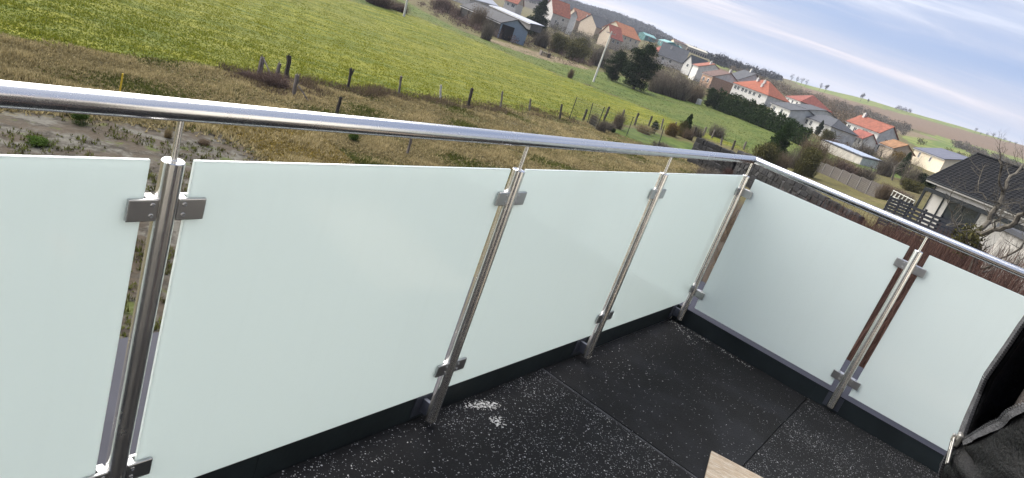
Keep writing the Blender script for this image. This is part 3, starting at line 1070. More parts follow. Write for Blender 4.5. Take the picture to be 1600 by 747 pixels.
def conifer(label, px, py, h_px, w_px, kind='spruce', D=None, seed=1, group=None, material=None):
    p = gp(px, py) if D is None else gd(px, py, D)
    d = hd(p)
    H, Wd = h_px * d / FPX, w_px * d / FPX
    t = thing('conifer_tree', label, 'tree', p, 0.0, group)
    g = random.Random(seed)
    m = MB()
    m.tube([(0, 0, -0.2), (0, 0, H * 0.5), (0, 0, H * 0.96)], [Wd * .05, Wd * .03, 0.01], 7)
    for k in range(14):
        z = H * g.uniform(.12, .85); a = g.uniform(0, 6.28); rr_ = Wd * .42 * (1 - z / H)
        m.tube([(0, 0, z), (rr_ * math.cos(a), rr_ * math.sin(a), z + .05 * H)], [Wd * .016, .008], 4)
    m.build('trunk', M_BARK, t)
    L = []
    nl = 64
    for k in range(nl):
        f = (k + g.random()) / nl
        z = H * (0.06 + 0.90 * f)
        if kind == 'spruce': env = (1 - f) ** 0.75
        elif kind == 'round': env = math.sin(PI * min(1, (0.12 + 0.86 * f))) ** 0.6
        else: env = (1 - f ** 2.2) * (0.72 + 0.28 * min(1, f * 4))
        a = g.uniform(0, 6.28)
        q = Wd / 2 * env * math.sqrt(g.uniform(.02, .62))
        rr_ = Wd * (0.10 + 0.16 * env) * g.uniform(.8, 1.2)
        L.append((q * math.cos(a), q * math.sin(a), z, rr_, rr_, H / 14 * g.uniform(.7, 1.3)))
    V, F, tt = tris_cloud(L, 17000, max(0.0155 * H, 0.07), seed, 0.6, 0.3)
    np_mesh('crown', V, F, tt, material or F_DARK, t)
    return t


# ------------------------------------------------------------------ grass (loose blades, uncounted)
def blades(name, P, h, wd, tintv, m, seed, per=3):
    g = np.random.default_rng(seed)
    n = len(P)
    P = np.repeat(P, per, 0); h = np.repeat(h, per); tintv = np.repeat(tintv, per)
    N = n * per
    a = g.uniform(0, 2 * PI, N)
    lean = g.uniform(0.15, 0.9, N)
    off = g.normal(0, 0.05, (N, 2)) * (h[:, None] / 0.2)
    b = P.copy(); b[:, :2] += off
    sd_ = np.stack([-np.sin(a), np.cos(a), np.zeros(N)], 1) * (wd * g.uniform(.6, 1.3, N) / 2)[:, None]
    hh = h * g.uniform(.5, 1.15, N)
    tip = b + np.stack([np.cos(a) * hh * lean, np.sin(a) * hh * lean, hh * (1 - .35 * lean)], 1)
    V = np.stack([b - sd_, b + sd_, tip], 1).reshape(-1, 3)
    F = np.arange(3 * N).reshape(N, 3)
    o = np_mesh(name, V, F, np.clip(tintv + g.normal(0, .15, N), 0, 1), m)
    return tag(o, None, None, None, 'stuff')


def scatter(poly, n, dmin, dmax, seed, power=1.0, excl=()):
    """n ground points inside a photo outline, spread evenly on the ground between two distances"""
    g = np.random.default_rng(seed)
    out = np.zeros((0, 3))
    k = 0
    while len(out) < n and k < 30:
        m = n * 3
        a = np.radians(g.uniform(8, 106, m))
        d = dmin * (dmax / dmin) ** (g.random(m) ** power)
        x = CAM[0] + d * np.sin(a); y = CAM[1] + d * np.cos(a)
        z = hgt(x, y)
        px, py = project(x, y, z)
        ok = inpoly(np.nan_to_num(px + g.normal(0, 3, m), nan=-1e5), np.nan_to_num(py + g.normal(0, 2, m), nan=-1e5), poly)
        jx, jy = g.normal(0, 16, m), g.normal(0, 7, m)
        for e_ in excl: ok &= ~inpoly(np.nan_to_num(px + jx, nan=-1e5), np.nan_to_num(py + jy, nan=-1e5), e_)
        out = np.concatenate([out, np.stack([x, y, z], 1)[ok]])
        k += 1
    return out[:n]


def patchy(P, s, o=0.0):
    """smooth 0..1 variation over the ground"""
    x, y = P[:, 0] * s + o, P[:, 1] * s + o * 2
    return 0.5 + 0.25 * (np.sin(x + 1.7 * np.sin(y * 0.7)) + np.sin(1.3 * y + 1.1 * np.sin(x * 1.3 + 2)))


DRY = [(-60, 50), (100, 72), (200, 86), (300, 98), (380, 116), (450, 125), (560, 141), (650, 151), (735, 164), (830, 174), (890, 186), (960, 200), (1000, 215), (1120, 262), (1120, 300), (300, 300), (200, 190), (-60, 168)]
F_DRYG = foliage('dry_grass', (0.150, 0.122, 0.056), (0.56, 0.46, 0.245), 0.2)
F_PAST = foliage('pasture_grass', (0.086, 0.124, 0.016), (0.300, 0.300, 0.040), 0.25)
F_WEED = foliage('weeds', (0.055, 0.050, 0.022), (0.13, 0.145, 0.035), 0.2)
P = scatter(DRY, 95000, 12, 62, 3, excl=(Z_BARE,))
pv = patchy(P, 1.7); pv2 = patchy(P, 0.23, 3); pv3 = patchy(P, .75, 7)
gold_ = inpoly(*project(P[:, 0], P[:, 1], P[:, 2]), Z_GOLD)
gr_ = (pv3 + RNG.normal(0, .16, len(P)) > 0.66) & ~gold_
go_ = gold_ & (RNG.random(len(P)) < .5)
hh_ = 0.08 + 0.20 * pv ** 3
blades('dry_grass', P[~gr_ & ~go_], hh_[~gr_ & ~go_], 0.040, np.clip(0.10 + 0.6 * (pv * .6 + pv2 * .4) + RNG.normal(0, .22, len(P)), 0, 1)[~gr_ & ~go_], F_DRYG, 5, 4)
blades('green_grass', P[gr_], hh_[gr_] * .75, 0.036, RNG.random(gr_.sum()), foliage('mixed_grass', (0.040, 0.055, 0.014), (0.16, 0.165, 0.045), .2), 15, 4)
blades('golden_moss', P[go_], hh_[go_] * .5 + .03, 0.04, RNG.random(go_.sum()), foliage('gold_moss', (0.11, 0.085, 0.02), (0.34, 0.25, 0.06), .2), 16, 4)
P = scatter(Z_FIELD, 170000, 26, 125, 4)
pv = patchy(P, 1.9); pv2 = patchy(P, 0.12, 5)
blades('pasture_grass', P, 0.05 + 0.08 * pv ** 2, 0.05, np.clip(0.22 + 0.38 * pv2 + 0.2 * pv + RNG.normal(0, .14, len(P)), 0, 1), F_PAST, 6, 2)
P = scatter(Z_MEADOW, 22000, 60, 190, 14)
blades('meadow_grass', P, 0.05 + 0.10 * patchy(P, 1.1) ** 2, 0.07, RNG.random(len(P)), foliage('meadow_green', (0.030, 0.050, 0.012), (0.15, 0.175, 0.04), .2), 17, 2)
P = scatter(Z_BARE, 9000, 6, 36, 8)
P = P[patchy(P, 1.6) * .7 + patchy(P, 3.7, 2) * .3 + RNG.normal(0, .06, len(P)) > 0.56]
blades('low_weeds', P, 0.03 + 0.12 * RNG.random(len(P)), 0.03, RNG.random(len(P)), F_WEED, 7, 5)
# rank dead growth along the old fence line
E1 = [(470, 122), (560, 136), (650, 146), (735, 158), (830, 169), (895, 182), (905, 194), (830, 180), (735, 170), (650, 158), (560, 150), (470, 138)]
P = scatter(E1, 3200, 25, 90, 9)
blades('dead_weeds', P, 0.10 + 0.38 * patchy(P, 1.1) ** 2, 0.03, RNG.random(len(P)) * .55, foliage('dead_weed', (0.075, 0.055, 0.038), (0.26, 0.20, 0.13), 0.2), 10, 4)
E2 = [(340, 100), (400, 112), (470, 124), (520, 150), (470, 160), (400, 138), (350, 118)]
P = scatter(E2, 900, 20, 70, 12)
blades('dead_weeds', P, 0.12 + 0.25 * RNG.random(len(P)), 0.03, RNG.random(len(P)) * .4, F_BROWN, 11, 4)

# clumps in the bare patch and the rough grass
for k, (px, py, hp, wp, kd, lb) in enumerate([
        (125, 194, 18, 34, 'green', 'dark green weed clump on the grey bare soil left of the first post'),
        (60, 230, 10, 46, 'green', 'low green weed clump near the top edge of the left glass panel'),
        (262, 215, 14, 16, 'straw', 'thin dry stalk clump right beside the pin of the first post'),
        (552, 222, 16, 26, 'green', 'pale green grass tuft under the handrail in the dry grass'),
        (318, 226, 7, 26, 'brown', 'flat brown weed clump right of the first post')]):
    bush(lb, px, py, hp, wp, kd, seed=k, name='weed_clump', cat='weed')

# ------------------------------------------------------------------ fence posts, stake
M_OLDW = mat('weathered_wood', (0.15, 0.130, 0.115), rough=0.95, var=0.4, scale=2.5, bump=0.8, bscale=30, stretch=(6, 6, 0.8))
M_OLDD = mat('dark_wood', (0.050, 0.042, 0.036), rough=0.95, var=0.4, scale=2.5, bump=0.8, bscale=30, stretch=(6, 6, 0.8))
M_PALEW = mat('pale_wood', (0.42, 0.40, 0.37), rough=0.9, var=0.3, scale=3, bump=0.5, bscale=30, stretch=(6, 6, 0.8))
M_BLACKM = mat('black_metal', (0.022, 0.024, 0.026), rough=0.5, var=0.2)
M_WIRE = mat('wire', (0.10, 0.105, 0.10), rough=0.5, metal=0.5)


def old_post(label, b, tpx, w_px, m=None, prongs=False, brace=None, group='old fence posts along the pasture', D=None):
    p = gp(*b) if D is None else gd(*b, D)
    d = hd(p)
    top = at(*tpx, d + 0.05)
    wd = w_px * d / FPX
    v = top - p
    mb = MB()
    g = random.Random(int(b[0]))
    ang = g.uniform(0, 1.5)
    n = 7
    pts = []
    for i in range(6):
        f = i / 5
        q = Vector((0, 0, -0.25)).lerp(v, f) + Vector((g.gauss(0, .012), g.gauss(0, .012), 0))
        pts.append(q)
    mb.tube(pts, [wd * .52 * g.uniform(.85, 1.12) for _ in pts], n)
    # split, uneven head
    mb.add([(v.x - wd * .4, v.y - .01, v.z - .02), (v.x + wd * .1, v.y + .03, v.z - .02), (v.x - wd * .15, v.y, v.z + wd * .7), (v.x - wd * .1, v.y - wd * .3, v.z - .02)], [(0, 1, 2), (1, 3, 2), (3, 0, 2)])
    if prongs:
        mb.tube([v * 0.55, v * 0.8 + Vector((.06, -.06, 0)), v * .99 + Vector((.11, -.10, .02))], [wd * .3, wd * .3, wd * .22], 6)
    o = mb.build('fence_post', m or M_OLDW)
    o.location = p
    if brace:
        q0, q1 = at(*brace[0], d - .1) - p, gp(*brace[1]) - p
        t = o
        MB().tube([q0, q0.lerp(q1, .5) + Vector((0, 0, .02)), q1], [.035, .032, .035], 6).build('brace', M_OLDW, t)
    return tag(o, label, 'post', group)


old_post('leaning grey post of the tangled post group, leftmost, with a slanting brace', (403, 122), (410, 89), 6.5, brace=((412, 92), (430, 134)))
old_post('short grey post in the middle of the tangled post group', (431, 131), (437, 99), 5.5)
old_post('tallest dark thick post at the back of the tangled post group', (448, 124), (452, 87), 6.5, M_OLDD)
old_post('pale grey post nearest the railing in the tangled post group, with a thin prop', (458, 152), (465, 117), 6, M_OLDW, brace=((466, 134), (482, 160)))
old_post('dark stubby post sticking up just above the handrail in the dry grass', (525, 180), (533, 152), 5.5, M_OLDD)
old_post('dark forked post with a split top at the pasture edge', (544, 138), (549, 107), 4.5, M_OLDD, prongs=True)
old_post('thin grey post right of the forked post', (624, 148), (627, 119), 3.6)
old_post('thin grey post in the dry grass seen below the handrail', (637, 242), (642, 214), 4.2)
old_post('whitish thin post at the pasture edge', (689, 156), (689, 133), 3, M_PALEW)
old_post('straight dark thick post right of the whitish post', (731, 166), (738, 138), 4.6, M_OLDD)
old_post('thin grey post midway between the straight dark post and the mesh fence', (783, 169), (785, 143), 3)
old_post('short thin post, second left of the mesh fence', (828, 174), (829, 155), 3)
old_post('slim dark post standing just left of the mesh fence', (875, 187), (878, 163), 3.2, M_OLDD)
for (b_, t_, w_, l_) in (((911, 189), (917, 171), 3.6, 'short crooked post behind the first bay of the mesh fence'),
                         ((943, 189), (952, 167), 3.2, 'dark post behind the third mesh fence post'),
                         ((968, 195), (976, 172), 3.0, 'grey post behind the mesh fence among dry shrubs'),
                         ((991, 196), (998, 177), 3.2, 'dark post between the dry shrubs behind the mesh fence'),
                         ((1013, 197), (1019, 182), 3.2, 'short post left of the dark green shrub by the meadow'),
                         ((1033, 203), (1037, 186), 2.6, 'thin post beside the ochre shrub at the meadow edge'),
                         ((1054, 206), (1057, 191), 2.6, 'thin post just right of the ochre shrub'),
                         ((1080, 219), (1088, 199), 3.2, 'post standing at the left end of the dark stone wall'),
                         ((1098, 213), (1104, 199), 3.0, 'leaning post behind the left end of the dark stone wall'),
                         ((1112, 216), (1117, 203), 2.4, 'thin post behind the middle of the near stone wall'),
                         ((1127, 227), (1128, 217), 3.0, 'stub of a post on the crest of the near stone wall'),
                         ((1144, 234), (1149, 220), 3.2, 'post behind the gap between the two stone walls'),
                         ((1162, 234), (1166, 222), 3.0, 'last thin post before the olive bush by the railing corner')):
    old_post(l_, b_, t_, w_, M_OLDD if w_ > 3.1 else M_OLDW, group='posts of the meadow fence behind the mesh fence')
# yellow stake
p = gp(186, 150)
d = hd(p)
o = MB().beam((0, 0, -.2), at(192, 115, d + .05) - p, .045, .045).build('marker_stake', mat('yellow_paint', (0.62, 0.42, 0.03), 0.6))
o.location = p
tag(o, 'slim yellow marker stake in the dry grass behind the handrail', 'stake')
bush('tangle of dark brambles around the foot of the old post group', 425, 133, 20, 70, 'purple', seed=2, name='bramble', cat='bramble')
bush('dry bramble heap left of the old post group', 385, 122, 9, 46, 'purple', seed=1, name='bramble', cat='bramble')

# welded mesh fence
mesh_px = [((889, 187), (901.5, 152)), ((918, 193), (926.5, 161)), ((931, 202), (945, 167)), ((979, 212), (990, 182.5)), ((1028, 234), (1038, 196))]
f = thing('mesh_fence', 'low wire mesh fence on black metal posts at the end of the dry grass', 'fence', gp(889, 188))
fb = Vector(f.location)
tops, bots = [], []
for b_, t_ in mesh_px:
    p = gp(*b_); d = hd(p)
    tp = at(*t_, d + .02)
    bots.append(p - fb); tops.append(tp - fb)
    MB().tube([p - fb - Vector((0, 0, .3)), tp - fb], .034, 6).build('post', M_BLACKM, f)
for i in range(len(tops) - 1):
    m = MB()
    for k in range(9):
        fz = (k + .3) / 8.5
        m.tube([bots[i].lerp(tops[i], fz), bots[i + 1].lerp(tops[i + 1], fz)], .006, 3, cap=False)
    for k in range(1, 26):
        fx = k / 26
        m.tube([bots[i].lerp(bots[i + 1], fx), tops[i].lerp(tops[i + 1], fx)], .0045, 3, cap=False)
    tag(m.build('wire_mesh', M_WIRE, f), None, None, None, 'stuff')

# shrubs round the fence and the little lawn
for (px, py, hp, wp, kd, lb) in [
        (925, 195, 18, 20, 'brown', 'reddish brown dead bush inside the first mesh fence bay'),
        (938, 205, 18, 24, 'grey', 'grey twiggy bush at the foot of the third mesh fence post'),
        (950, 203, 12, 26, 'grey', 'pale grey dead bush in front of the green lawn corner'),
        (963, 200, 26, 24, 'brown', 'tall brown twiggy bush behind the mesh fence'),
        (957, 209, 8, 10, 'dark', 'tiny dark evergreen bush at the lawn corner'),
        (1005, 208, 14, 34, 'straw', 'straw coloured grass bush along the back of the lawn'),
        (1018, 209, 20, 18, 'dark', 'small dark green evergreen bush at the back of the lawn'),
        (1047, 212, 20, 30, 'ochre', 'ochre yellow bush behind the lawn'),
        (1062, 213, 24, 20, 'olive', 'dull olive bush right of the ochre bush'),
        (1072, 217, 16, 22, 'brown', 'brown twiggy bush left of the stone wall end'),
        (1085, 212, 16, 36, 'bare', 'bare twiggy bush behind the near stone wall'),
        (1118, 214, 18, 34, 'bare', 'loose bare saplings behind the middle of the near stone wall')]:
    bush(lb, px, py, hp, wp, kd)
conifer('small young conifer between the ochre bush and the lawn', 1067, 212, 34, 15, 'cone', seed=21, material=F_HEDGE)
# garden bits on the lawn: tangled low branches
for (px, py, lb) in [(1035, 232, 'low tangle of cut branches on the right side of the lawn'), (1010, 236, 'low tangle of cut branches near the handrail on the lawn')]:
    bush(lb, px, py, 9, 50, 'bare', name='branch_heap', cat='branches')

# ------------------------------------------------------------------ stone walls
M_STONE = [mat('wall_stone%d' % i, c, rough=0.9, var=0.4, scale=2.2, bump=0.9, bscale=9) for i, c in enumerate(((0.016, 0.016, 0.0175), (0.028, 0.0275, 0.028), (0.009, 0.0088, 0.0085)))]
M_MORTAR = mat('wall_mortar', (0.014, 0.013, 0.013), rough=0.95, var=0.3, scale=3)


def stone_wall(label, pts, top, seed, rows=5, sl=0.62):
    """dry stone wall along ground points; top: list of crest heights (world z)"""
    t = thing('stone_wall', label, 'wall', pts[0])
    g = random.Random(seed)
    b0 = Vector(t.location)
    protos = []
    for k in range(6):
        m = MB()
        bm = bmesh.new()
        bmesh.ops.create_cube(bm, size=1)
        bmesh.ops.bevel(bm, geom=bm.edges[:], offset=0.12, segments=1, affect='EDGES')
        for v in bm.verts:
            v.co += Vector((g.gauss(0, .035), g.gauss(0, .05), g.gauss(0, .035)))
        me = bpy.data.meshes.new('stone')
        bm.to_mesh(me); bm.free()
        me.materials.append(M_STONE[k % 3])
        protos.append(me)
    for i in range(len(pts) - 1):
        p, q = Vector(pts[i]), Vector(pts[i + 1])
        hz = [top[i], top[i + 1]]
        zb = min(p.z, q.z) - 0.3
        L = (Vector((q.x, q.y, 0)) - Vector((p.x, p.y, 0))).length
        dx = Vector((q.x - p.x, q.y - p.y, 0)) / L
        nrm = Vector((dx.y, -dx.x, 0))
        m = MB()
        a = p - b0; c = q - b0
        vs = []
        for w_ in (-.14, .14):
            vs += [(a.x + nrm.x * w_, a.y + nrm.y * w_, zb - b0.z), (c.x + nrm.x * w_, c.y + nrm.y * w_, zb - b0.z), (c.x + nrm.x * w_, c.y + nrm.y * w_, hz[1] - b0.z - .05), (a.x + nrm.x * w_, a.y + nrm.y * w_, hz[0] - b0.z - .05)]
        m.add(vs, [(0, 1, 2, 3), (7, 6, 5, 4), (3, 2, 6, 7), (0, 3, 7, 4), (1, 5, 6, 2)])
        m.build('core', M_MORTAR, t)
        rot = math.atan2(dx.y, dx.x)
        for r_ in range(rows):
            x = -g.uniform(0, .4)
            while x < L:
                w_ = sl * g.uniform(.6, 1.5)
                xm = min(max(x + w_ / 2, w_ / 2), L - w_ / 2)
                f_ = xm / L
                zt = hz[0] * (1 - f_) + hz[1] * f_
                hh = (zt - zb) / rows
                s_ = link(bpy.data.objects.new('stone', g.choice(protos)), t)
                s_.location = p + dx * xm - b0 + Vector((0, 0, zb - p.z + hh * (r_ + .5) + g.gauss(0, .02)))
                s_.rotation_euler = (g.gauss(0, .04), g.gauss(0, .05), rot + g.gauss(0, .03))
                s_.scale = (w_ * .97, 0.36 * g.uniform(.92, 1.08), hh * g.uniform(.9, 1.02))
                x += w_
    return t


wp = [gd(1083, 233, 58), gd(1112, 246, 56.5), gd(1146, 262, 55)]
wz = [at(1091, 213.5, 58).z, at(1117, 225, 56.5).z, at(1150, 239, 55).z]
stone_wall('near dark stone garden wall showing just above the handrail left of the corner', wp, wz, 3, rows=6, sl=.55)
wp = [gd(1150, 250, 60), gd(1182, 262, 55), gd(1240, 300, 49), gd(1345, 345, 43)]
wz = [at(1148, 233, 60).z, at(1181, 244, 55).z, at(1245, 282, 49).z, at(1345, 338, 43).z]
stone_wall('long dark mossy stone garden wall running behind the handrail corner to the right', wp, wz, 5, rows=6, sl=.6)
bush('reddish ivy stems hanging over the middle of the stone walls', 1141, 262, 20, 20, 'red', D=54, name='climbing_shrub', cat='shrub')
bush('pale dry shrub in front of the near stone wall below the handrail', 1110, 268, 22, 60, 'grey', D=50)
bush('dark shrub growing over the long stone wall right of the corner post', 1215, 300, 26, 60, 'brown', D=47)

# ------------------------------------------------------------------ buildings
ROOFM = {}


def roof_mat(name, col, var=0.3, scale=1.2):
    return mat(name, col, rough=0.85, var=var, scale=scale, bump=0.5, bscale=6)


R_RED = roof_mat('roof_red', (0.185, 0.062, 0.040))
R_DRED = roof_mat('roof_dark_red', (0.165, 0.048, 0.036))
R_ORANGE = roof_mat('roof_orange', (0.26, 0.100, 0.048))
R_BROWN = roof_mat('roof_brown', (0.085, 0.050, 0.043))
R_OLD = roof_mat('roof_old_tile', (0.19, 0.080, 0.048), 0.4)
R_RUST = roof_mat('roof_rust', (0.17, 0.088, 0.042), 0.35)
R_SLATE = roof_mat('roof_slate', (0.050, 0.053, 0.062), 0.22)
R_GREY = roof_mat('roof_fibre', (0.040, 0.041, 0.046), 0.3)
R_LIGHT = roof_mat('roof_sheet', (0.25, 0.265, 0.31), 0.15)
R_BLUE = roof_mat('roof_blueslate', (0.075, 0.08, 0.11), 0.2)
W_WHITE = mat('wall_white', (0.50, 0.49, 0.465), rough=0.9, var=0.16, scale=1.1)
W_CREAM = mat('wall_cream', (0.50, 0.44, 0.335), rough=0.9, var=0.1, scale=1.5)
W_GREY = mat('wall_grey', (0.42, 0.40, 0.38), rough=0.9, var=0.2, scale=1.2)
W_BEIGE = mat('wall_beige', (0.34, 0.285, 0.225), rough=0.9, var=0.15, scale=1.2)
W_BRICK = mat('wall_brick', (0.33, 0.215, 0.15), rough=0.9, var=0.25, scale=2.5)
W_BLUE = mat('wall_bluemetal', (0.22, 0.275, 0.33), rough=0.6, var=0.08, scale=1)
W_TURQ = mat('wall_turquoise', (0.075, 0.185, 0.185), rough=0.8, var=0.12, scale=1)
R_TURQ = mat('roof_turquoise', (0.13, 0.26, 0.265), rough=0.8, var=0.12, scale=1)
M_FRAME = mat('window_frame', (0.62, 0.62, 0.60), rough=0.5)
M_SHUT = mat('shutter_brown', (0.20, 0.12, 0.075), rough=0.8)
M_GUTTER = mat('gutter', (0.30, 0.30, 0.31), rough=0.5, metal=0.4)


def house(label, eL, eR, DL, DR, depth, rise, wall, roof, kind='gable', wins=(), chim=(), Hw=3.0, name='house', cat='house', over=0.35, gable_wall=None, extra=None, sink=0.6, winw=0.95, winh=1.15, door=None, base=None):
    """eL/eR: front eave ends as pixels at distances DL/DR. depth runs away from the viewer, rise is ridge over eave.
       kind: gable (ridge along front), hip, front (ridge runs back, gable faces viewer), shed.  wins: (x fraction, z below eave, gable?)"""
    # slide the house along its line of sight until its walls are as high as they should be
    _mx, _my = (eL[0] + eR[0]) / 2, (eL[1] + eR[1]) / 2
    best = None
    for k_ in np.linspace(.75, 1.45, 71):
        q_ = at(_mx, _my, (DL + DR) / 2 * k_)
        e_ = abs(q_.z - float(hgt(q_.x, q_.y)) - Hw) + .6 * abs(k_ - 1)
        if best is None or e_ < best[0]: best = (e_, k_)
    kf = best[1] if base is None else 1.0
    DL, DR, depth, rise = DL * kf, DR * kf, depth * kf, rise * kf
    a, b = at(*eL, DL), at(*eR, DR)
    _tl, _tr = ray(*eL)[2], ray(*eR)[2]
    if abs(_tl) > .012 and abs(_tr) > .012: b = at(*eR, min(max(DL * _tl / _tr, DL * .8), DL * 1.2))
    ze = (a.z + b.z) / 2
    dx = Vector((b.x - a.x, b.y - a.y, 0)); L = dx.length; dx.normalize()
    back = Vector((-dx.y, dx.x, 0))
    mid = Vector(((a.x + b.x) / 2, (a.y + b.y) / 2, 0))
    if back.dot(mid - Vector((CAM[0], CAM[1], 0))) < 0: back = -back
    # local frame: x along front, y away from the viewer
    gz = [float(hgt(q.x, q.y)) for q in (a, b, a + back * depth, b + back * depth)]
    zb = (min(gz) - sink) if base is None else ze - base
    rz = math.atan2(dx.y, dx.x)
    t = thing(name, label, cat, (a.x, a.y, zb), rz)
    E_ = ze - zb
    X, Yd = L, depth
    wm, gm = MB(), MB()
    wm.add([(0, 0, 0), (X, 0, 0), (X, Yd, 0), (0, Yd, 0), (0, 0, E_), (X, 0, E_), (X, Yd, E_), (0, Yd, E_)],
           [(0, 1, 5, 4), (2, 3, 7, 6)] + ([(1, 2, 6, 5), (3, 0, 4, 7)] if kind != 'x' else []))
    rf = MB()
    th = 0.16
    o_ = over

    def slab(q):
        """roof slope from 4 corner points (eave0, eave1, ridge1, ridge0) with thickness"""
        q = [Vector(v) for v in q]
        n = (q[1] - q[0]).cross(q[-1] - q[0]).normalized()
        if n.z < 0: n = -n
        lo = [v + n * 0.02 for v in q]; hi = [v + n * (0.02 + th) for v in q]
        k = len(q)
        rf.add(lo + hi, [tuple(range(k))[::-1], tuple(range(k, 2 * k))] + [(i, (i + 1) % k, k + (i + 1) % k, k + i) for i in range(k)])
    if kind == 'gable':
        h = Yd / 2; sl = rise / h
        slab([(-o_, -o_, E_ - sl * o_), (X + o_, -o_, E_ - sl * o_), (X + o_, h, E_ + rise), (-o_, h, E_ + rise)])
        slab([(X + o_, Yd + o_, E_ - sl * o_), (-o_, Yd + o_, E_ - sl * o_), (-o_, h, E_ + rise - .004), (X + o_, h, E_ + rise - .004)])
        for x_ in (0.0, X):
            gm_ = MB().add([(x_, 0, E_), (x_, Yd, E_), (x_, h, E_ + rise)], [(0, 1, 2)])
            if gable_wall: gm_.build('gable', gable_wall, t)
            else: wm.add([(x_, 0, E_), (x_, Yd, E_), (x_, h, E_ + rise)], [(0, 1, 2)])
    elif kind == 'front':
        h = X / 2; sl = rise / h
        slab([(-o_, Yd + o_, E_ - sl * o_), (-o_, -o_, E_ - sl * o_), (h, -o_, E_ + rise), (h, Yd + o_, E_ + rise)])
        slab([(X + o_, -o_, E_ - sl * o_), (X + o_, Yd + o_, E_ - sl * o_), (h, Yd + o_, E_ + rise - .004), (h, -o_, E_ + rise - .004)])
        for y_ in (0.0, Yd): wm.add([(0, y_, E_), (X, y_, E_), (h, y_, E_ + rise)], [(0, 1, 2)])
    elif kind == 'hip':
        h = Yd / 2; k_ = min(h, X / 2 - 0.3); e0 = E_ - rise / h * o_
        A, B, C_, D_2 = (-o_, -o_, e0), (X + o_, -o_, e0), (X + o_, Yd + o_, e0), (-o_, Yd + o_, e0)
        r0, r1 = (k_, h, E_ + rise), (X - k_, h, E_ + rise)
        slab([A, B, r1, r0]); slab([C_, D_2, r0, r1]); slab([B, C_, r1]); slab([D_2, A, r0])
    else:
        slab([(-o_, -o_, E_ - .05), (X + o_, -o_, E_ - .05), (X + o_, Yd + o_, E_ + rise), (-o_, Yd + o_, E_ + rise)])
        for x_ in (0.0, X): wm.add([(x_, 0, E_), (x_, Yd, E_), (x_, Yd, E_ + rise)], [(0, 1, 2)])
        wm.add([(0, Yd, E_), (X, Yd, E_), (X, Yd, E_ + rise), (0, Yd, E_ + rise)], [(0, 1, 2, 3)])
    wm.build('wall', wall, t)
    r = rf.build('roof', roof, t)
    if kind in ('gable', 'front'):
        m = MB()
        if kind == 'gable': m.tube([(-o_, Yd / 2, E_ + rise + th), (X + o_, Yd / 2, E_ + rise + th)], .11, 6)
        else: m.tube([(X / 2, -o_, E_ + rise + th), (X / 2, Yd + o_, E_ + rise + th)], .11, 6)
        m.build('ridge_cap', roof, r)
    if kind != 'front' and over > .2:
        MB().tube([(-o_, -o_ - .06, E_ - .10 - (rise / (Yd / 2) * o_ if kind in ('gable', 'hip') else 0)), (X + o_, -o_ - .06, E_ - .10 - (rise / (Yd / 2) * o_ if kind in ('gable', 'hip') else 0))], .07, 6).build('gutter', M_GUTTER, t)
    for wv in wins:
        fx, dz = wv[0], wv[1]
        side = wv[2] if len(wv) > 2 else 'f'
        ww, wh = (wv[3], wv[4]) if len(wv) > 4 else (winw, winh)
        if side == 'f': M_ = Matrix.Translation((fx * X, 0, E_ - dz))
        elif side == 'r': M_ = Matrix.Translation((X, fx * Yd, E_ - dz)) @ Matrix.Rotation(PI / 2, 4, 'Z')
        else: M_ = Matrix.Translation((0, fx * Yd, E_ - dz)) @ Matrix.Rotation(-PI / 2, 4, 'Z')
        w_ = MB()
        fw = .09
        w_.box(-ww / 2 - fw, ww / 2 + fw, -.07, .02, -wh / 2 - fw, -wh / 2, M_).box(-ww / 2 - fw, ww / 2 + fw, -.07, .02, wh / 2, wh / 2 + fw, M_)
        w_.box(-ww / 2 - fw, -ww / 2, -.068, .02, -wh / 2, wh / 2, M_).box(ww / 2, ww / 2 + fw, -.068, .02, -wh / 2, wh / 2, M_)
        if ww > .8: w_.box(-.03, .03, -.06, .02, -wh / 2, wh / 2, M_)
        fr = w_.build('window', M_FRAME, t)
        MB().box(-ww / 2, ww / 2, -.03, -.015, -wh / 2, wh / 2, M_).build('pane', M_PANE, fr)
    for cx, cy in chim:
        zc = E_ + rise * (1 - abs(cy - .5) * 2 if kind != 'front' else 1 - abs(cx - .5) * 2)
        m = MB().box(cx * X - .32, cx * X + .32, cy * Yd - .32, cy * Yd + .32, zc - .5, zc + 1.0).box(cx * X - .4, cx * X + .4, cy * Yd - .4, cy * Yd + .4, zc + 1.0, zc + 1.12)
        m.box(cx * X - .16, cx * X + .16, cy * Yd - .16, cy * Yd + .16, zc + 1.12, zc + 1.4)
        m.build('chimney', W_GREY if wall is not W_WHITE else W_WHITE, r)
    if extra: extra(t, X, Yd, E_)
    return t


# barns at the far side of the pasture (upper left)
def barn_front(t, X, Y, E_):
    m = MB()
    for k in range(6):
        x = .2 + k * (X - .4) / 5
        m.box(x - .11, x + .11, -.14, .08, 0, E_ - .05)
    m.build('timber_post', M_OLDD, t)
    MB().box(.25, X - .25, -.03, -.012, .2, E_ - .25).build('open_bay', M_DARK, t)
    # blue sheet gable with a sliding door and an open bay
    MB().box(X + .012, X + .03, .3, Y * .50, .3, E_ - .1).build('open_bay', M_DARK, t)
    m = MB()
    for k in range(14):
        y0 = Y * .52 + k * (Y * .46) / 14
        m.box(X + .012, X + .05 + .02 * (k % 2), y0, y0 + Y * .46 / 14 - .004, .2, E_ - .1)
    m.build('sliding_door', W_BLUE, t)


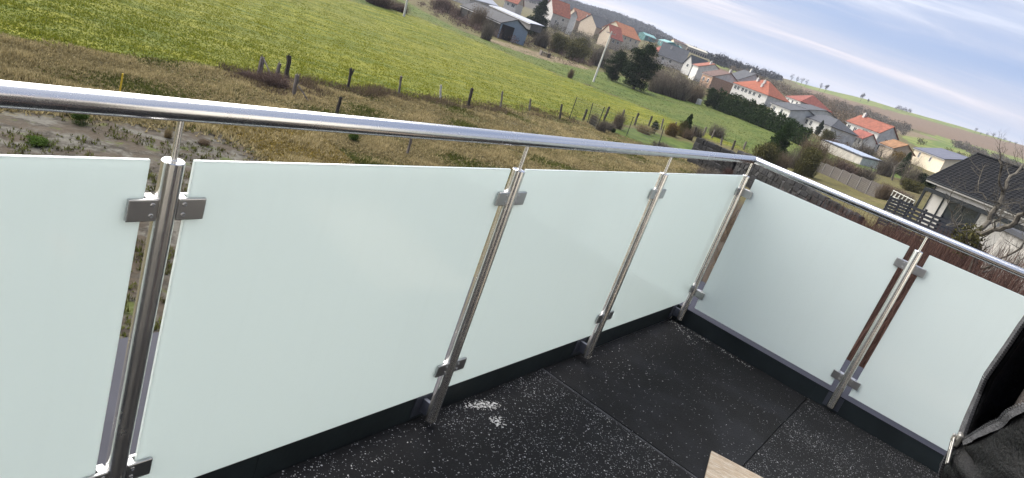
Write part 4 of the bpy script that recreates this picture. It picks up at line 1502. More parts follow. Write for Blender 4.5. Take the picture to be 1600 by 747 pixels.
house('long low barn with dark grey sheet roof and blue metal gable beside the pasture', (722, 9), (784, 36), 193, 174, 7.6, 1.75, W_BLUE, R_GREY, 'gable', name='barn', cat='barn', over=.3, extra=barn_front)
house('barn with pale grey metal roof behind the blue gabled barn, at the top frame edge', (735, -2), (778, 9), 212, 205, 9, 2.0, W_GREY, R_LIGHT, 'gable', name='barn', cat='barn', over=.3)
house('lean shed with bright metal roof tucked behind the blue gabled barn', (767, 8), (830, 38.5), 197, 188, 2.6, .35, mat('wall_dim', (0.12, 0.115, 0.11), .9, .2), R_LIGHT, 'shed', name='shed', cat='shed', over=.3, base=1.3)
# village, left to right
house('grey walled house with red tile roof and beige gable right above the barn', (790, -1), (808, 7.5), 232, 231, 9, 2.9, W_GREY, R_RED, 'gable', wins=((.3, 1.2), (.72, 1.2, 'f', 1.5, 1.3)), gable_wall=W_BEIGE, Hw=4.6)
house('tall grey house with plain bright red roof beside the dark conifer', (864.5, 20), (891, 28.5), 236, 239, 8, 4.0, W_GREY, R_RED, 'gable', Hw=5.0, wins=((.65, 1.6), (.3, 3.2), (.42, 4.0, 'f', 1.2, 1.6)), chim=((.02, .5),))
house('small white gabled house just right of the tall red roofed house', (893, 23), (902, 26.5), 262, 262, 7, 1.6, W_WHITE, R_BROWN, 'front')
house('long old house with worn reddish tile roof below the wooded hill', (900.5, 32), (934, 43), 272, 276, 11, 3.8, W_BEIGE, R_OLD, 'gable', Hw=4.5, wins=((.3, 1.1), (.55, 1.2), (.8, 1.1)), chim=((.7, .3), (.55, .3)))
house('house with dark grey roof wedged between the worn tile roof and the dark red roof', (932, 42), (952, 49), 262, 266, 10, 3.4, W_BEIGE, R_SLATE, 'gable', Hw=4.5)
house('house with dark red roof behind the utility pole', (955, 57.5), (972, 65), 240, 242, 9, 3.6, W_BEIGE, R_DRED, 'gable', Hw=4.5, wins=((.3, 1.2), (.7, 1.2)))
house('cream house with bright orange roof above the big conifers', (972, 56), (1001, 62), 246, 253, 10, 3.2, W_CREAM, R_ORANGE, 'gable', wins=((.2, 1.3), (.5, 1.3), (.8, 1.3)), chim=((.25, .6),))
house('turquoise walled house on the hillside, the left of two', (1009, 55), (1025, 61), 470, 472, 8, 1.2, W_TURQ, R_TURQ, 'gable', wins=((.4, 1.0), (.75, 1.0)))
house('turquoise walled house on the hillside, the right of two, nearest the cream house', (1029.5, 62), (1043, 66.5), 470, 472, 8, 1.2, W_TURQ, R_TURQ, 'gable', wins=((.3, 1.0), (.7, 1.0)))
house('cream house block on the skyline, the left of two, with a dark doorway', (1053.5, 64), (1063, 67.5), 540, 540, 8, 1.1, W_CREAM, R_BROWN, 'gable', wins=((.75, 1.6, 'f', 1.0, 1.8),), sink=.2)
house('cream house block on the skyline, the right of two, beside the long barn', (1063.5, 67.5), (1074.5, 72), 540, 540, 8, 1.1, W_CREAM, R_BROWN, 'gable', sink=.2)
house('small pale teal hut below the cream houses', (1056, 72.5), (1063, 75), 500, 500, 5, .9, W_TURQ, R_TURQ, 'front', name='hut', cat='hut')


def long_barn(t, X, Y, E_):
    for k in range(9):
        MB().box(k * X / 9 + .25, (k + 1) * X / 9 - .25, -.04, -.012, .4, E_ - 1.6).build('open_bay', M_DARK if k >= 6 else M_OLDD, t)


house('very long low farm barn with beige sheet roof on the skyline', (1075, 72.5), (1106, 84), 560, 560, 12, 1.2, W_BEIGE, mat('sheet_beige', (0.36, 0.34, 0.28), .8, .12), 'gable', name='barn', cat='barn', extra=long_barn)
house('black open sided barn end between the long barn and the white barn', (1104.5, 81.5), (1115, 86), 556, 556, 10, .6, M_DARK, R_SLATE, 'shed', name='barn', cat='barn')
house('white barn at the right end of the skyline farm', (1114.5, 84.5), (1137, 92), 556, 550, 8, .7, W_WHITE, R_LIGHT, 'gable', name='barn', cat='barn')
house('house with dark red roof and white skylight right of the big conifers', (1020, 78), (1036, 83.5), 246, 242, 8, 2.6, W_BEIGE, R_DRED, 'gable')
house('long house with wide dark slate roof amid grey scrub', (1029, 85), (1069, 99), 214, 214, 10, 3.6, W_GREY, R_SLATE, 'gable', wins=((.2, 1.1), (.5, 1.1)), chim=((.35, .35),))
house('grey white gabled house at the right end of the wide slate roof', (1069, 98), (1081.5, 101.5), 206, 204, 7, 2.4, W_WHITE, R_SLATE, 'front', wins=((.5, .6),))
house('white gabled house with small bright red roof above the brown roof', (1084, 100), (1092, 104.5), 193, 189, 7.5, 1.7, W_WHITE, R_RED, 'gable', wins=((.35, 1.2, 'r'), (.5, 2.4, 'r')), chim=((.8, .4),))
house('house with brown roof, brick front and blank white gable wall', (1099, 113.5), (1114.5, 119.5), 176, 172, 8.2, 1.9, W_BRICK, R_BROWN, 'gable', wins=((.25, 1.8), (.7, 1.8)), gable_wall=W_WHITE, chim=((.9, .5),))
house('white house with charcoal slate roof behind the long orange roof', (1137, 117), (1154, 125.5), 184, 180, 8, 2.5, W_WHITE, R_SLATE, 'gable', chim=((.55, .5),), wins=((.5, 1.2),))


def p_extra(t, X, Y, E_):
    pass


house('long white house with large orange red hipped roof behind the conifer hedge', (1147.5, 129), (1200.5, 148.5), 172, 166, 8.5, 2.7, W_WHITE, mat('roof_orangered', (0.215, 0.066, 0.038), .85, .22, 1.2, bump=.5, bscale=6), 'hip', wins=((.08, 1.2), (.17, 1.2), (.30, 1.2), (.40, 1.2), (.52, 1.2), (.64, 1.2), (.8, 1.2)), chim=((.35, .35), (.55, .35), (.62, .2)))
house('white house with red hipped roof at the foot of the scrub slope', (1229, 150.5), (1252, 158.5), 206, 200, 10, 2.4, W_WHITE, R_DRED, 'hip', wins=((.2, 1.2), (.5, 1.2), (.8, 1.2)))
house('low white house with grey slate roof, leftmost of the slate roofed group', (1206, 163), (1237, 171), 172, 166, 8, 1.2, W_WHITE, R_SLATE, 'gable', wins=((.2, 1.1), (.6, 1.1)))
house('white upper house block with slate roof in the middle of the slate roofed group', (1238, 163), (1262, 172), 166, 160, 8, 1.1, W_WHITE, R_SLATE, 'gable', wins=((.3, 1.2), (.75, 1.2)))
house('white house with slate hipped roof and pale blue gable, nearest of the slate roofed group', (1256, 178.5), (1299, 200), 158, 150, 6.2, 1.5, W_WHITE, R_SLATE, 'hip', wins=((.2, 1.1), (.35, 1.1), (.75, 1.1)))
# big white farmhouse with wings
house('large white two storey house with red roof in the middle right of the village', (1325.5, 189), (1374.5, 208), 216, 209, 7.4, 2.5, W_WHITE, R_RED, 'gable', Hw=5.2,
      wins=((.10, 1.3), (.56, 1.2), (.63, 1.2), (.30, 1.4), (.80, 1.6), (.45, 4.2), (.85, 4.0), (.5, 1.6, 'r'), (.3, 3.4, 'r')), chim=((.12, .45),))
house('small white entrance wing with dark red gable roof in front of the large white house', (1329, 208), (1350, 216.5), 203, 199, 3.2, 1.5, W_WHITE, R_DRED, 'gable', wins=((.2, 1.1), (.55, 1.1), (.82, 1.1)), name='house_wing', cat='house')
house('low outbuilding with rusty orange roof beside the large white house', (1377, 223.5), (1398, 231.5), 196, 190, 5.0, 1.6, W_BEIGE, R_RUST, 'gable', name='outbuilding', cat='outbuilding')


# corrugated shed
def shed_extra(t, X, Y, E_):
    m = MB()
    n = 60
    for k in range(n):
        m.add([(k * X / n, -.02, 0), ((k + .5) * X / n, -.065, 0), ((k + 1) * X / n, -.02, 0), (k * X / n, -.02, E_ - .03), ((k + .5) * X / n, -.065, E_ - .03), ((k + 1) * X / n, -.02, E_ - .03)], [(0, 1, 4, 3), (1, 2, 5, 4)])
    m.build('cladding', mat('shed_cladding', (0.46, 0.43, 0.38), .8, .2, .8), t)
    for k in range(9):
        x0 = .4 + k * (X - .8) / 9
        MB().add([(x0, 0.2, E_ + .2), (x0 + (X - .8) / 9 * .78, .2, E_ + .2), (x0 + (X - .8) / 9 * .78, Y - .3, E_ + .2 + .30), (x0, Y - .3, E_ + .2 + .30),
                  (x0, 0.2, E_ + .24), (x0 + (X - .8) / 9 * .78, .2, E_ + .24), (x0 + (X - .8) / 9 * .78, Y - .3, E_ + .24 + .30), (x0, Y - .3, E_ + .24 + .30)],
                 [(4, 5, 6, 7), (0, 1, 5, 4), (1, 2, 6, 5), (2, 3, 7, 6), (3, 0, 4, 7)]).build('roof_panel', mat('panel_blue', (0.30, 0.34, 0.42), .45, .15), t)


house('long low corrugated shed with striped grey blue roof in the gardens', (1284.5, 219), (1348.5, 246.5), 132, 116, 4.4, .35, W_WHITE, R_SLATE, 'shed', name='shed', cat='shed', over=.12, extra=shed_extra, base=3.2)
house('cream bungalow with dark blue slate roof behind the charcoal roof', (1430.5, 232), (1478, 249), 138, 126, 7.5, 1.3, W_CREAM, R_BLUE, 'gable', wins=((.22, 1.1), (.6, 1.1)))

# new house with the charcoal tile roof
a, b = at(1448.5, 278.5, 58), at(1591, 335, 55.7)
ze = (a.z + b.z) / 2
dx = Vector((b.x - a.x, b.y - a.y, 0)).normalized()
Ln = 15.0
back = Vector((-dx.y, dx.x, 0))
if back.dot(a - Vector(CAM)) < 0: back = -back
zg_ = float(hgt(a.x, a.y)) - .6
nh = thing('modern_house', 'new house with charcoal tile roof and white walls behind the bare tree', 'house', (a.x, a.y, zg_), math.atan2(dx.y, dx.x))
E_ = ze - zg_
W_NEW = mat('new_render', (0.56, 0.54, 0.50), rough=.9, var=.04)
M_TILE = mat('charcoal_tile', (0.0055, 0.0060, 0.0078), rough=.75, var=.22, scale=1.6, bump=.25, bscale=12, spec=.12)
M_ANTH = mat('anthracite_frame', (0.011, 0.0145, 0.0165), rough=.5, var=.1)
dp, rs = 10.4, 2.75
y0 = .55                                         # wall set back under the eave
m = MB().box(.55, Ln, y0, dp - y0, 0, E_ - .05)
m.add([(.55, y0, E_ - .05), (.55, dp - y0, E_ - .05), (.55, dp / 2, E_ + rs - .35)], [(0, 1, 2)])
m.build('wall', W_NEW, nh)
MB().box(.02, Ln, -.02, .03, E_ - .20, E_ - .02).box(.02, Ln, .03, y0, E_ - .07, E_ - .045).build('eave_board', W_NEW, nh)
MB().tube([(0, -.08, E_ - .04), (Ln, -.08, E_ - .04)], .055, 6).build('gutter', M_ANTH, nh)
MB().tube([(.62, y0 - .07, .2), (.62, y0 - .07, E_ - .1)], .045, 6).build('downpipe', M_ANTH, nh)
roof = MB()
hl = math.hypot(dp / 2, rs)
roof.add([(0, 0, E_ - .01), (Ln, 0, E_ - .01), (Ln, dp / 2, E_ + rs - .01), (0, dp / 2, E_ + rs - .01), (0, dp, E_), (Ln, dp, E_)], [(0, 1, 2, 3), (3, 2, 5, 4)])
rf = roof.build('roof', M_TILE, nh)
rows = 17
row_me = None
nx = 150
sl_len = hl / rows
rm = MB()
for k in range(nx + 1):
    x = Ln * k / nx
    wv = .022 * math.cos(2 * PI * x / .30)
    rm.v += [(x, 0, .030 + wv), (x, sl_len * 1.06, .005 + wv * .9), (x, 0, -.01 + wv * .4)]
for k in range(nx):
    q = k * 3
    rm.f += [(q, q + 3, q + 4, q + 1), (q + 2, q + 5, q + 3, q)]
    rm.mi += [0, 0]
tr0 = rm.build('tile_row', M_TILE, rf)
ang = math.atan2(rs, dp / 2)
for r_ in range(rows):
    o = tr0 if r_ == 0 else link(bpy.data.objects.new('tile_row', tr0.data), rf)
    s_ = r_ * sl_len
    o.location = (0, s_ * math.cos(ang) - .012 * math.sin(ang), E_ + s_ * math.sin(ang) + .02)
    o.rotation_euler = (ang, 0, 0)
MB().tube([(0, dp / 2, E_ + rs + .05), (Ln, dp / 2, E_ + rs + .05)], .10, 8).build('ridge_cap', M_TILE, rf)
MB().box(-.03, 0, -.02, .03, E_ - .1, E_ + .03).beam((-.015, 0, E_ - .03), (-.015, dp / 2, E_ + rs - .03), .03, .2).build('verge_board', M_ANTH, rf)
MB().box(4.9, 5.0, dp * .33, dp * .33 + .12, E_ + rs * .66, E_ + rs * .66 + .22).build('roof_vent', M_DARK, rf)
# openings on the terrace side
def opening(x0, x1, z0, z1, m_, nm='window'):
    fr = MB().box(x0 - .08, x0, y0 - .06, y0 + .02, z0, z1).box(x1, x1 + .08, y0 - .06, y0 + .02, z0, z1).box(x0, x1, y0 - .06, y0 + .02, z1, z1 + .08).box((x0 + x1) / 2 - .04, (x0 + x1) / 2 + .04, y0 - .05, y0 + .02, z0, z1).build(nm, M_ANTH, nh)
    MB().box(x0, x1, y0 - .03, y0 - .012, z0, z1).build('pane', M_PANE, fr)


opening(2.0, 3.9, .5, E_ - .75, None, 'patio_door')
opening(6.2, 8.0, .5, E_ - .65, None, 'patio_door')
MB().box(1.45, 1.55, y0 - .06, y0 - .012, .3, E_ - .5).build('downpipe', M_ANTH, nh)

# pergola in front of it
pg = thing('pergola', 'anthracite slatted pergola in front of the new white house', 'pergola', (a.x, a.y, zg_), math.atan2(dx.y, dx.x))
zp_ = E_ - .55
PF = -1.0
for x in (.75, 4.6, 8.4):
    MB().box(x - .07, x + .07, PF - .07, PF + .07, 0, zp_ - .22).build('post', M_ANTH, pg)
MB().box(.65, 8.5, PF - .09, PF + .09, zp_ - .22, zp_).build('beam', M_ANTH, pg)
MB().box(.65, .85, PF + .09, y0 - .05, zp_ - .22, zp_).box(8.3, 8.5, PF + .09, y0 - .05, zp_ - .22, zp_).box(.85, 8.3, y0 - .2, y0 - .065, zp_ - .2, zp_ - .001).build('beam', M_ANTH, pg)
sm = MB().box(-.03, .03, PF + .09, y0 - .2, zp_ - .13, zp_ - .005)
s0 = sm.build('slat', M_ANTH, pg)
for k in range(24):
    o = s0 if k == 0 else link(bpy.data.objects.new('slat', s0.data), pg)
    o.location.x = 1.0 + k * .31
    o.rotation_euler = (0, 0, 0)

# horizontal slat screen, pale fence panels, white trellis
def slat_fence(label, tl, tr, D0, D1, h, nsl, m_, sw, bays):
    p, q = at(*tl, D0), at(*tr, D1)
    dx_ = Vector((q.x - p.x, q.y - p.y, q.z - p.z)) ; L = Vector((dx_.x, dx_.y, 0)).length
    t = thing('slat_fence', label, 'fence', (p.x, p.y, p.z - h), math.atan2(dx_.y, dx_.x))
    for k in range(bays + 1):
        x = L * k / bays
        MB().box(x - .05, x + .05, .01, .11, -.8, h + dx_.z * k / bays + .03).build('post', m_, t)
    for b_ in range(bays):
        for k in range(nsl):
            z = h - (k + 1) * h / nsl
            z0, z1 = z + dx_.z * b_ / bays, z + dx_.z * (b_ + 1) / bays
            MB().add([(L * b_ / bays + .01, -.015, z0), (L * (b_ + 1) / bays - .01, -.015, z1), (L * (b_ + 1) / bays - .01, .008, z1), (L * b_ / bays + .01, .008, z0)] +
                     [(L * b_ / bays + .01, -.015, z0 + sw), (L * (b_ + 1) / bays - .01, -.015, z1 + sw), (L * (b_ + 1) / bays - .01, .008, z1 + sw), (L * b_ / bays + .01, .008, z0 + sw)],
                     [(3, 2, 1, 0), (4, 5, 6, 7), (0, 1, 5, 4), (1, 2, 6, 5), (2, 3, 7, 6), (3, 0, 4, 7)]).build('slat', m_, t)
    return t


M_SCR = mat('screen_slate', (0.0085, 0.010, 0.0145), rough=.7, var=.15, spec=.1)
slat_fence('dark blue grey slat screen left of the new house garden', (1392, 306), (1423, 317.5), 50, 48.5, 1.9, 10, M_SCR, .16, 2)
slat_fence('dark slat screen with pale gaps in front of the new house terrace', (1424, 318.5), (1497, 348), 48.4, 44, 1.9, 8, M_SCR, .155, 3)
p = at(1397, 297, 58)
q = at(1430, 313, 56)
tl = thing('garden_trellis', 'white criss cross garden trellis behind the dark slat screen', 'trellis', (p.x, p.y, p.z - 1.6), math.atan2(q.y - p.y, q.x - p.x))
L = math.hypot(q.x - p.x, q.y - p.y); dz = q.z - p.z
M_WHT = mat('white_tube', (0.50, 0.50, 0.45), .5)
for k in range(7):
    MB().tube([(L * k / 6, 0, 0), (L * k / 6, 0, 1.6 + dz * k / 6)], .03, 5).build('upright', M_WHT, tl)
for z in (.2, .75, 1.15, 1.55):
    MB().tube([(0, -.04, z), (L, -.04, z + dz)], .026, 5).build('bar', M_WHT, tl)
for k in range(6):
    MB().tube([(L * k / 6, .04, .9 + dz * k / 6), (L * (k + 1) / 6, .04, 1.5 + dz * (k + 1) / 6)], .02, 5).build('brace', M_WHT, tl)
# grey board fence of seven panels in the gardens
tl_, tr_ = (1279, 251.5), (1380, 289)
p, q = at(*tl_, 84), at(*tr_, 72)
hF = 1.75
L = math.hypot(q.x - p.x, q.y - p.y); dz = q.z - p.z
bf = thing('board_fence', 'weathered grey brown board fence of seven panels in front of the corrugated shed', 'fence', (p.x, p.y, p.z - hF), math.atan2(q.y - p.y, q.x - p.x))
M_BOARD = mat('grey_board', (0.085, 0.075, 0.068), rough=.9, var=.25, scale=2.5, bump=.4, bscale=20, stretch=(1, 1, 5))
M_FPOST = mat('fence_post_concrete', (0.17, 0.16, 0.15), rough=.9, var=.15)
nb = 7
pl = L / nb
bmsh = MB().box(.05, pl - .05, -.012, .012, 0, hF / 11 - .014).build('board', M_BOARD, bf)
for k in range(nb + 1):
    MB().box(k * pl - .05, k * pl + .05, -.06, .05, -1.2, hF + dz * k / nb + .02).build('post', M_FPOST, bf)
for k in range(nb):
    for r_ in range(11):
        o = bmsh if (k == 0 and r_ == 0) else link(bpy.data.objects.new('board', bmsh.data), bf)
        o.location = (k * pl, RNG.normal(0, .006), dz * (k + .5) / nb + r_ * hF / 11)

# white end wall seen through the bare tree at the right frame edge
p = gd(1560, 372, 33)
q = gd(1660, 420, 30)
ztop = at(1560, 356, 33).z
o = MB().box(0, 9, 0, 5.5, -1.5, ztop - p.z).build('outbuilding_wall', mat('blotchy_white', (0.27, 0.26, 0.24), .9, .5, 1.6))
root = thing('garage', 'pale blotchy garage wall behind the twigs at the right edge', 'garage', p, math.atan2(q.y - p.y, q.x - p.x))
o.parent = root; o.name = 'wall'
MB().box(-.2, 9.2, -.2, 5.7, ztop - p.z, ztop - p.z + .18).build('roof', R_SLATE, root)

bush('tall bare twiggy bush in front of the pale garage wall', 1586, 425, 90, 90, 'bare', D=27, seed=3)
bush('bare brown bush between the gnarled tree and the slat screen', 1512, 392, 60, 60, 'brown', D=30, seed=1)

# ------------------------------------------------------------------ utility poles
M_CONC = mat('concrete_pole', (0.52, 0.50, 0.46), rough=.9, var=.12, scale=2)


def pole(label, b_, t_, D, w0, w1, arms=True):
    p = gp(*b_) if D is None else gd(*b_, D)
    d = hd(p)
    tp = at(*t_, d) - p
    t = thing('utility_pole', label, 'pole', p)
    MB().tube([(0, 0, -.3), tp * .5, tp], [w0, (w0 + w1) / 2, w1], 8).build('shaft', M_CONC, t)
    if arms:
        rv = Vector((RIGHT[0], RIGHT[1], 0)).normalized()
        MB().beam(tp - rv * .75 - Vector((0, 0, .35)), tp + rv * .75 - Vector((0, 0, .35)), .08, .1).build('crossarm', M_GUTTER, t)
        for k in (-.7, -.3, .3, .7):
            MB().tube([tp + rv * k - Vector((0, 0, .29)), tp + rv * k - Vector((0, 0, .04))], [.05, .035], 6).build('insulator', mat('insulator', (.30, .22, .18), .4), t)
    return t


pole('tall pale concrete utility pole at the far edge of the pasture', (927, 128), (956, 49), None, .17, .11)
pole('whitish utility pole in the hedge cut off by the top frame edge', (631, 26), (641, -25), None, .18, .12)

# ------------------------------------------------------------------ hedges, trees, scrub
conifer('broad dark conifer on the right of the pair beside the utility pole', 996, 122, 70, 52, 'round', D=128, seed=3)
conifer('dark conifer on the left of the pair beside the utility pole', 962, 110, 46, 36, 'round', D=131, seed=4)
conifer('dark green conifer between the two red roofed houses at the top', 838, 42, 58, 34, 'cone', D=200, seed=5)
conifer('column shaped dark conifer in the middle of the gardens', 1216, 230, 58, 34, 'cone', D=82, seed=6, material=F_HEDGE)
conifer('slim dark conifer at the foot of the scrub slope', 1290, 182, 22, 10, 'cone', D=190, seed=7)
conifer('small dark conifer left of the cream bungalow', 1419, 247, 34, 16, 'spruce', D=125, seed=8, material=F_HEDGE)
conifer('dark bushy conifer at the left end of the garden hedge', 1112, 150, 28, 24, 'round', D=143, seed=9, material=F_HEDGE)

# clipped conifer hedge
t = thing('conifer_hedge', 'long dark green conifer hedge in front of the white houses', 'hedge', gd(1190, 180, 138))
hb = Vector(t.location)
L_ = []
m = MB()
g = random.Random(5)
n = 34
for k in range(n):
    f_ = k / (n - 1)
    px = 1122 + f_ * 142
    py = 153 + f_ * 53
    p = gd(px, py, 143 - f_ * 24) - hb
    hpx = 31 - 4 * f_ + g.uniform(-2.5, 2.5)
    H = hpx * (143 - f_ * 24) / FPX
    m.tube([p - Vector((0, 0, .2)), p + Vector((0, 0, H * .7))], [.08, .03], 5)
    for j in range(5):
        z = H * (.12 + .19 * j)
        r_ = .95 * (1.0 - .11 * j) * g.uniform(.85, 1.15)
        L_.append((p.x + g.gauss(0, .15), p.y + g.gauss(0, .15), p.z + z, r_, r_, H * .15))
m.build('stems', M_BARK, t)
V, F, tt = tris_cloud(L_, 30000, .14, 77, .55, .2)
np_mesh('foliage', V, F, tt, F_HEDGE, t)

for (px, py, hp, wp, kd, D, lb) in [
        (1196, 247, 36, 52, 'olive', 72, 'rounded olive green bush above the handrail corner'),
        (1224, 250, 26, 30, 'brown', 72, 'brown twiggy bush right of the rounded olive bush'),
        (1256, 268, 42, 50, 'olive', 74, 'large olive bush left of the board fence'),
        (1242, 252, 26, 44, 'bare', 80, 'bare twiggy bush behind the large olive bush'),
        (1270, 244, 40, 60, 'brown', 90, 'tall brown twiggy bush left of the corrugated shed'),
        (1285, 262, 20, 40, 'brown', 88, 'low brown bush along the top of the board fence'),
        (1318, 268, 22, 56, 'purple', 90, 'dark brown bush in front of the corrugated shed'),
        (1352, 276, 20, 40, 'grey', 90, 'grey brown bush at the right corner of the corrugated shed'),
        (1383, 300, 22, 30, 'brown', 72, 'brown bush at the right end of the board fence'),
        (1404, 284, 16, 56, 'purple', 75, 'dark bush strip along the lawn behind the trellis'),
        (1428, 292, 14, 34, 'grey', 72, 'grey brown bush between the trellis and the new house'),
        (1385, 262, 30, 34, 'bare', 110, 'bare bush right of the corrugated shed'),
        (1405, 246, 30, 30, 'ochre', 130, 'ochre bush right of the rusty roofed outbuilding'),
        (1432, 266, 30, 34, 'bare', 100, 'bare grey bush in front of the cream bungalow'),
        (1456, 264, 22, 34, 'dark', 100, 'clipped dark green bush in front of the cream bungalow'),
        (1437, 275, 16, 40, 'olive', 92, 'low olive bush left of the clipped dark bush'),
        (1355, 232, 16, 40, 'grey', 170, 'grey bush in front of the large white house'),
        (1310, 214, 16, 26, 'purple', 140, 'brown bush between the slate roofed group and the large white house'),
        (1300, 196, 18, 24, 'olive', 170, 'olive bush below the slim conifer'),
        (745, 41, 34, 36, 'brown', 150, 'large rounded russet bush left of the blue gabled barn'),
        (755, 72, 30, 26, 'bare', 125, 'grey twiggy bush on the meadow edge below the barn'),
        (820, 33, 22, 16, 'ochre', 190, 'orange brown bush beside the dark conifer at the top'),
        (890, 122, 14, 12, 'brown', None, 'small brown bush alone on the meadow left of the utility pole'),
        (847, 62, 26, 34, 'grey', 170, 'grey scrub bush right of the blue gabled barn'),
        (872, 72, 28, 40, 'olive', 168, 'olive grey bush below the tall red roofed house'),
        (902, 84, 30, 50, 'olive', 160, 'broad olive bush left of the utility pole'),
        (935, 92, 28, 40, 'grey', 165, 'grey bush just behind the utility pole'),
        (915, 62, 20, 40, 'olive', 210, 'olive bush under the worn tile roof'),
        (1035, 125, 30, 50, 'grey', 140, 'grey scrub bush right of the big conifers'),
        (1065, 130, 34, 54, 'grey', 140, 'grey scrub bush below the wide slate roof'),
        (1092, 140, 26, 34, 'brown', 142, 'brown scrub bush left of the hedge'),
        (590, 8, 22, 60, 'purple', None, 'purple brown bare bush at the top edge left of the white pole'),
        (622, 18, 14, 40, 'purple', None, 'low purple bush just left of the white pole foot'),
        (690, 22, 20, 50, 'purple', 175, 'purple brown scrub bush left of the barns'),
        (715, 38, 18, 40, 'purple', 165, 'dark scrub bush in front of the barn roof')]:
    bush(lb, px, py, hp, wp, kd, D=D)


# uncounted scrub on banks and slopes
def scrub(name, poly, n, dmin, dmax, r, m, seed, leaf, per, nt=14):
    P = scatter(poly, n, dmin, dmax, seed)
    if not len(P): print('EMPTY SCATTER', name, seed); return None
    g = random.Random(seed)
    parts = []
    L = []
    for p in P:
        k = g.uniform(.6, 1.35) * r
        L.append((p[0], p[1], p[2] + k * .55, k, k, k * g.uniform(.6, 1.0)))
        if nt: parts.append(twigs((p[0], p[1], p[2]), k, k * 1.7, nt, leaf * .3, g.randrange(9999)))
    parts.append(tris_cloud(L, n * per, leaf, seed, .5))
    V, F, t_ = join(parts)
    o = np_mesh(name, V, F, t_, m)
    return tag(o, None, None, None, 'stuff')


scrub('scrub', [(640, 5), (700, 10), (770, 40), (850, 62), (930, 95), (925, 108), (870, 94), (810, 74), (750, 56), (690, 30)], 130, 120, 240, 1.2, F_PURPLE, 31, .13, 70)
scrub('scrub', [(836, 30), (900, 44), (965, 68), (1030, 98), (1100, 116), (1112, 146), (1050, 140), (985, 118), (930, 104), (870, 82)], 330, 135, 420, 1.9, F_GREYB, 32, .17, 60)
scrub('scrub', [(840, 20), (930, 40), (1010, 66), (1060, 84), (1100, 104), (1060, 106), (1000, 88), (930, 66), (850, 46)], 150, 200, 520, 2.2, F_OLIVE, 43, .2, 60)
scrub('scrub', [(1005, 104), (1060, 112), (1112, 132), (1112, 150), (1070, 146), (1010, 126)], 90, 125, 190, 1.7, F_BROWN, 44, .13, 80)
scrub('scrub', [(1132, 106), (1200, 116), (1260, 132), (1330, 165), (1335, 205), (1300, 195), (1240, 160), (1180, 130)], 420, 190, 620, 2.4, F_BROWN, 33, .38, 46, 8)
scrub('hedgerow', [(1112, 90), (1150, 98), (1200, 108), (1228, 120), (1215, 126), (1160, 112), (1118, 98)], 150, 350, 900, 4.2, F_FAR, 34, .8, 70, 8)
scrub('hedgerow', [(1300, 160), (1370, 182), (1420, 203), (1420, 212), (1370, 200), (1310, 178)], 130, 230, 640, 2.6, F_GREYB, 35, .42, 60, 8)
scrub('hedgerow', [(1485, 218), (1550, 232), (1620, 258), (1620, 275), (1560, 254), (1490, 232)], 150, 190, 560, 2.4, F_GREYB, 36, .42, 60, 8)
scrub('scrub', [(1410, 212), (1500, 236), (1600, 270), (1600, 290), (1500, 250), (1420, 225)], 26, 150, 420, 1.6, F_OLIVE, 37, .28, 60, 8)
scrub('scrub', [(1300, 205), (1420, 246), (1420, 262), (1350, 240), (1300, 220)], 40, 140, 260, 1.0, F_BROWN, 38, .2, 60, 10)
scrub('thicket', [(1140, 255), (1200, 278), (1290, 320), (1350, 345), (1380, 352), (1400, 390), (1330, 400), (1200, 330)], 90, 26, 50, .5, F_BROWN, 39, .06, 60, 30)

# wooded far ridge
g = np.random.default_rng(41)
n = 2600
aa = np.radians(g.uniform(44, 69.2, n)); dd_ = g.uniform(820, 1560, n)
X_ = CAM[0] + dd_ * np.sin(aa); Y_ = CAM[1] + dd_ * np.cos(aa); Z_ = hgt(X_, Y_)
k_ = g.uniform(5, 8, n)
L_ = [(X_[i], Y_[i], Z_[i] + k_[i] * .5, k_[i], k_[i], k_[i] * .62) for i in range(n)]
V, F, t_ = tris_cloud(L_, 120000, 1.25, 42, .7)
tag(np_mesh('far_wood', V, F, t_, F_FAR), None, None, None, 'stuff')

# lone trees on the skyline fields
for (px, py, hp, sd_, lb) in [
        (1234.5, 126, 14, 1, 'bare skyline tree, leftmost of the four in a row'),
        (1244, 128, 12, 2, 'bare skyline tree, second of the four in a row'),
        (1252, 129.5, 12, 3, 'bare skyline tree, third of the four in a row'),
        (1259, 131, 10, 1, 'small bare skyline tree, rightmost of the four in a row'),
        (1281, 138, 12, 2, 'spreading bare skyline tree, left of the close pair'),
        (1290, 140, 11, 3, 'dense skyline tree, right of the close pair'),
        (1345, 156, 13, 1, 'dark ivy clad skyline tree standing alone'),
        (1356, 158.5, 6, 2, 'tiny bare tree right of the ivy clad skyline tree')]:
    p = gd(px, py, 860)
    H = max(hp * 860 / FPX, at(px, py - hp, 860).z - p.z)
    t = bare_tree(lb, p, H, sd_, 3, 'lone trees on the skyline', wide=.8)
    cm = [c for c in t.children if c.name.startswith('crown')][0]
    V, F, tt = tris_cloud([(0, 0, .62, .26, .26, .30), (.12, .05, .55, .2, .2, .25), (-.1, -.06, .7, .18, .18, .2)], 420 if 'dense' in lb or 'ivy' in lb else 110, .035, sd_ + 3, .5)
    np_mesh('foliage', V, F, tt, F_FAR, t)
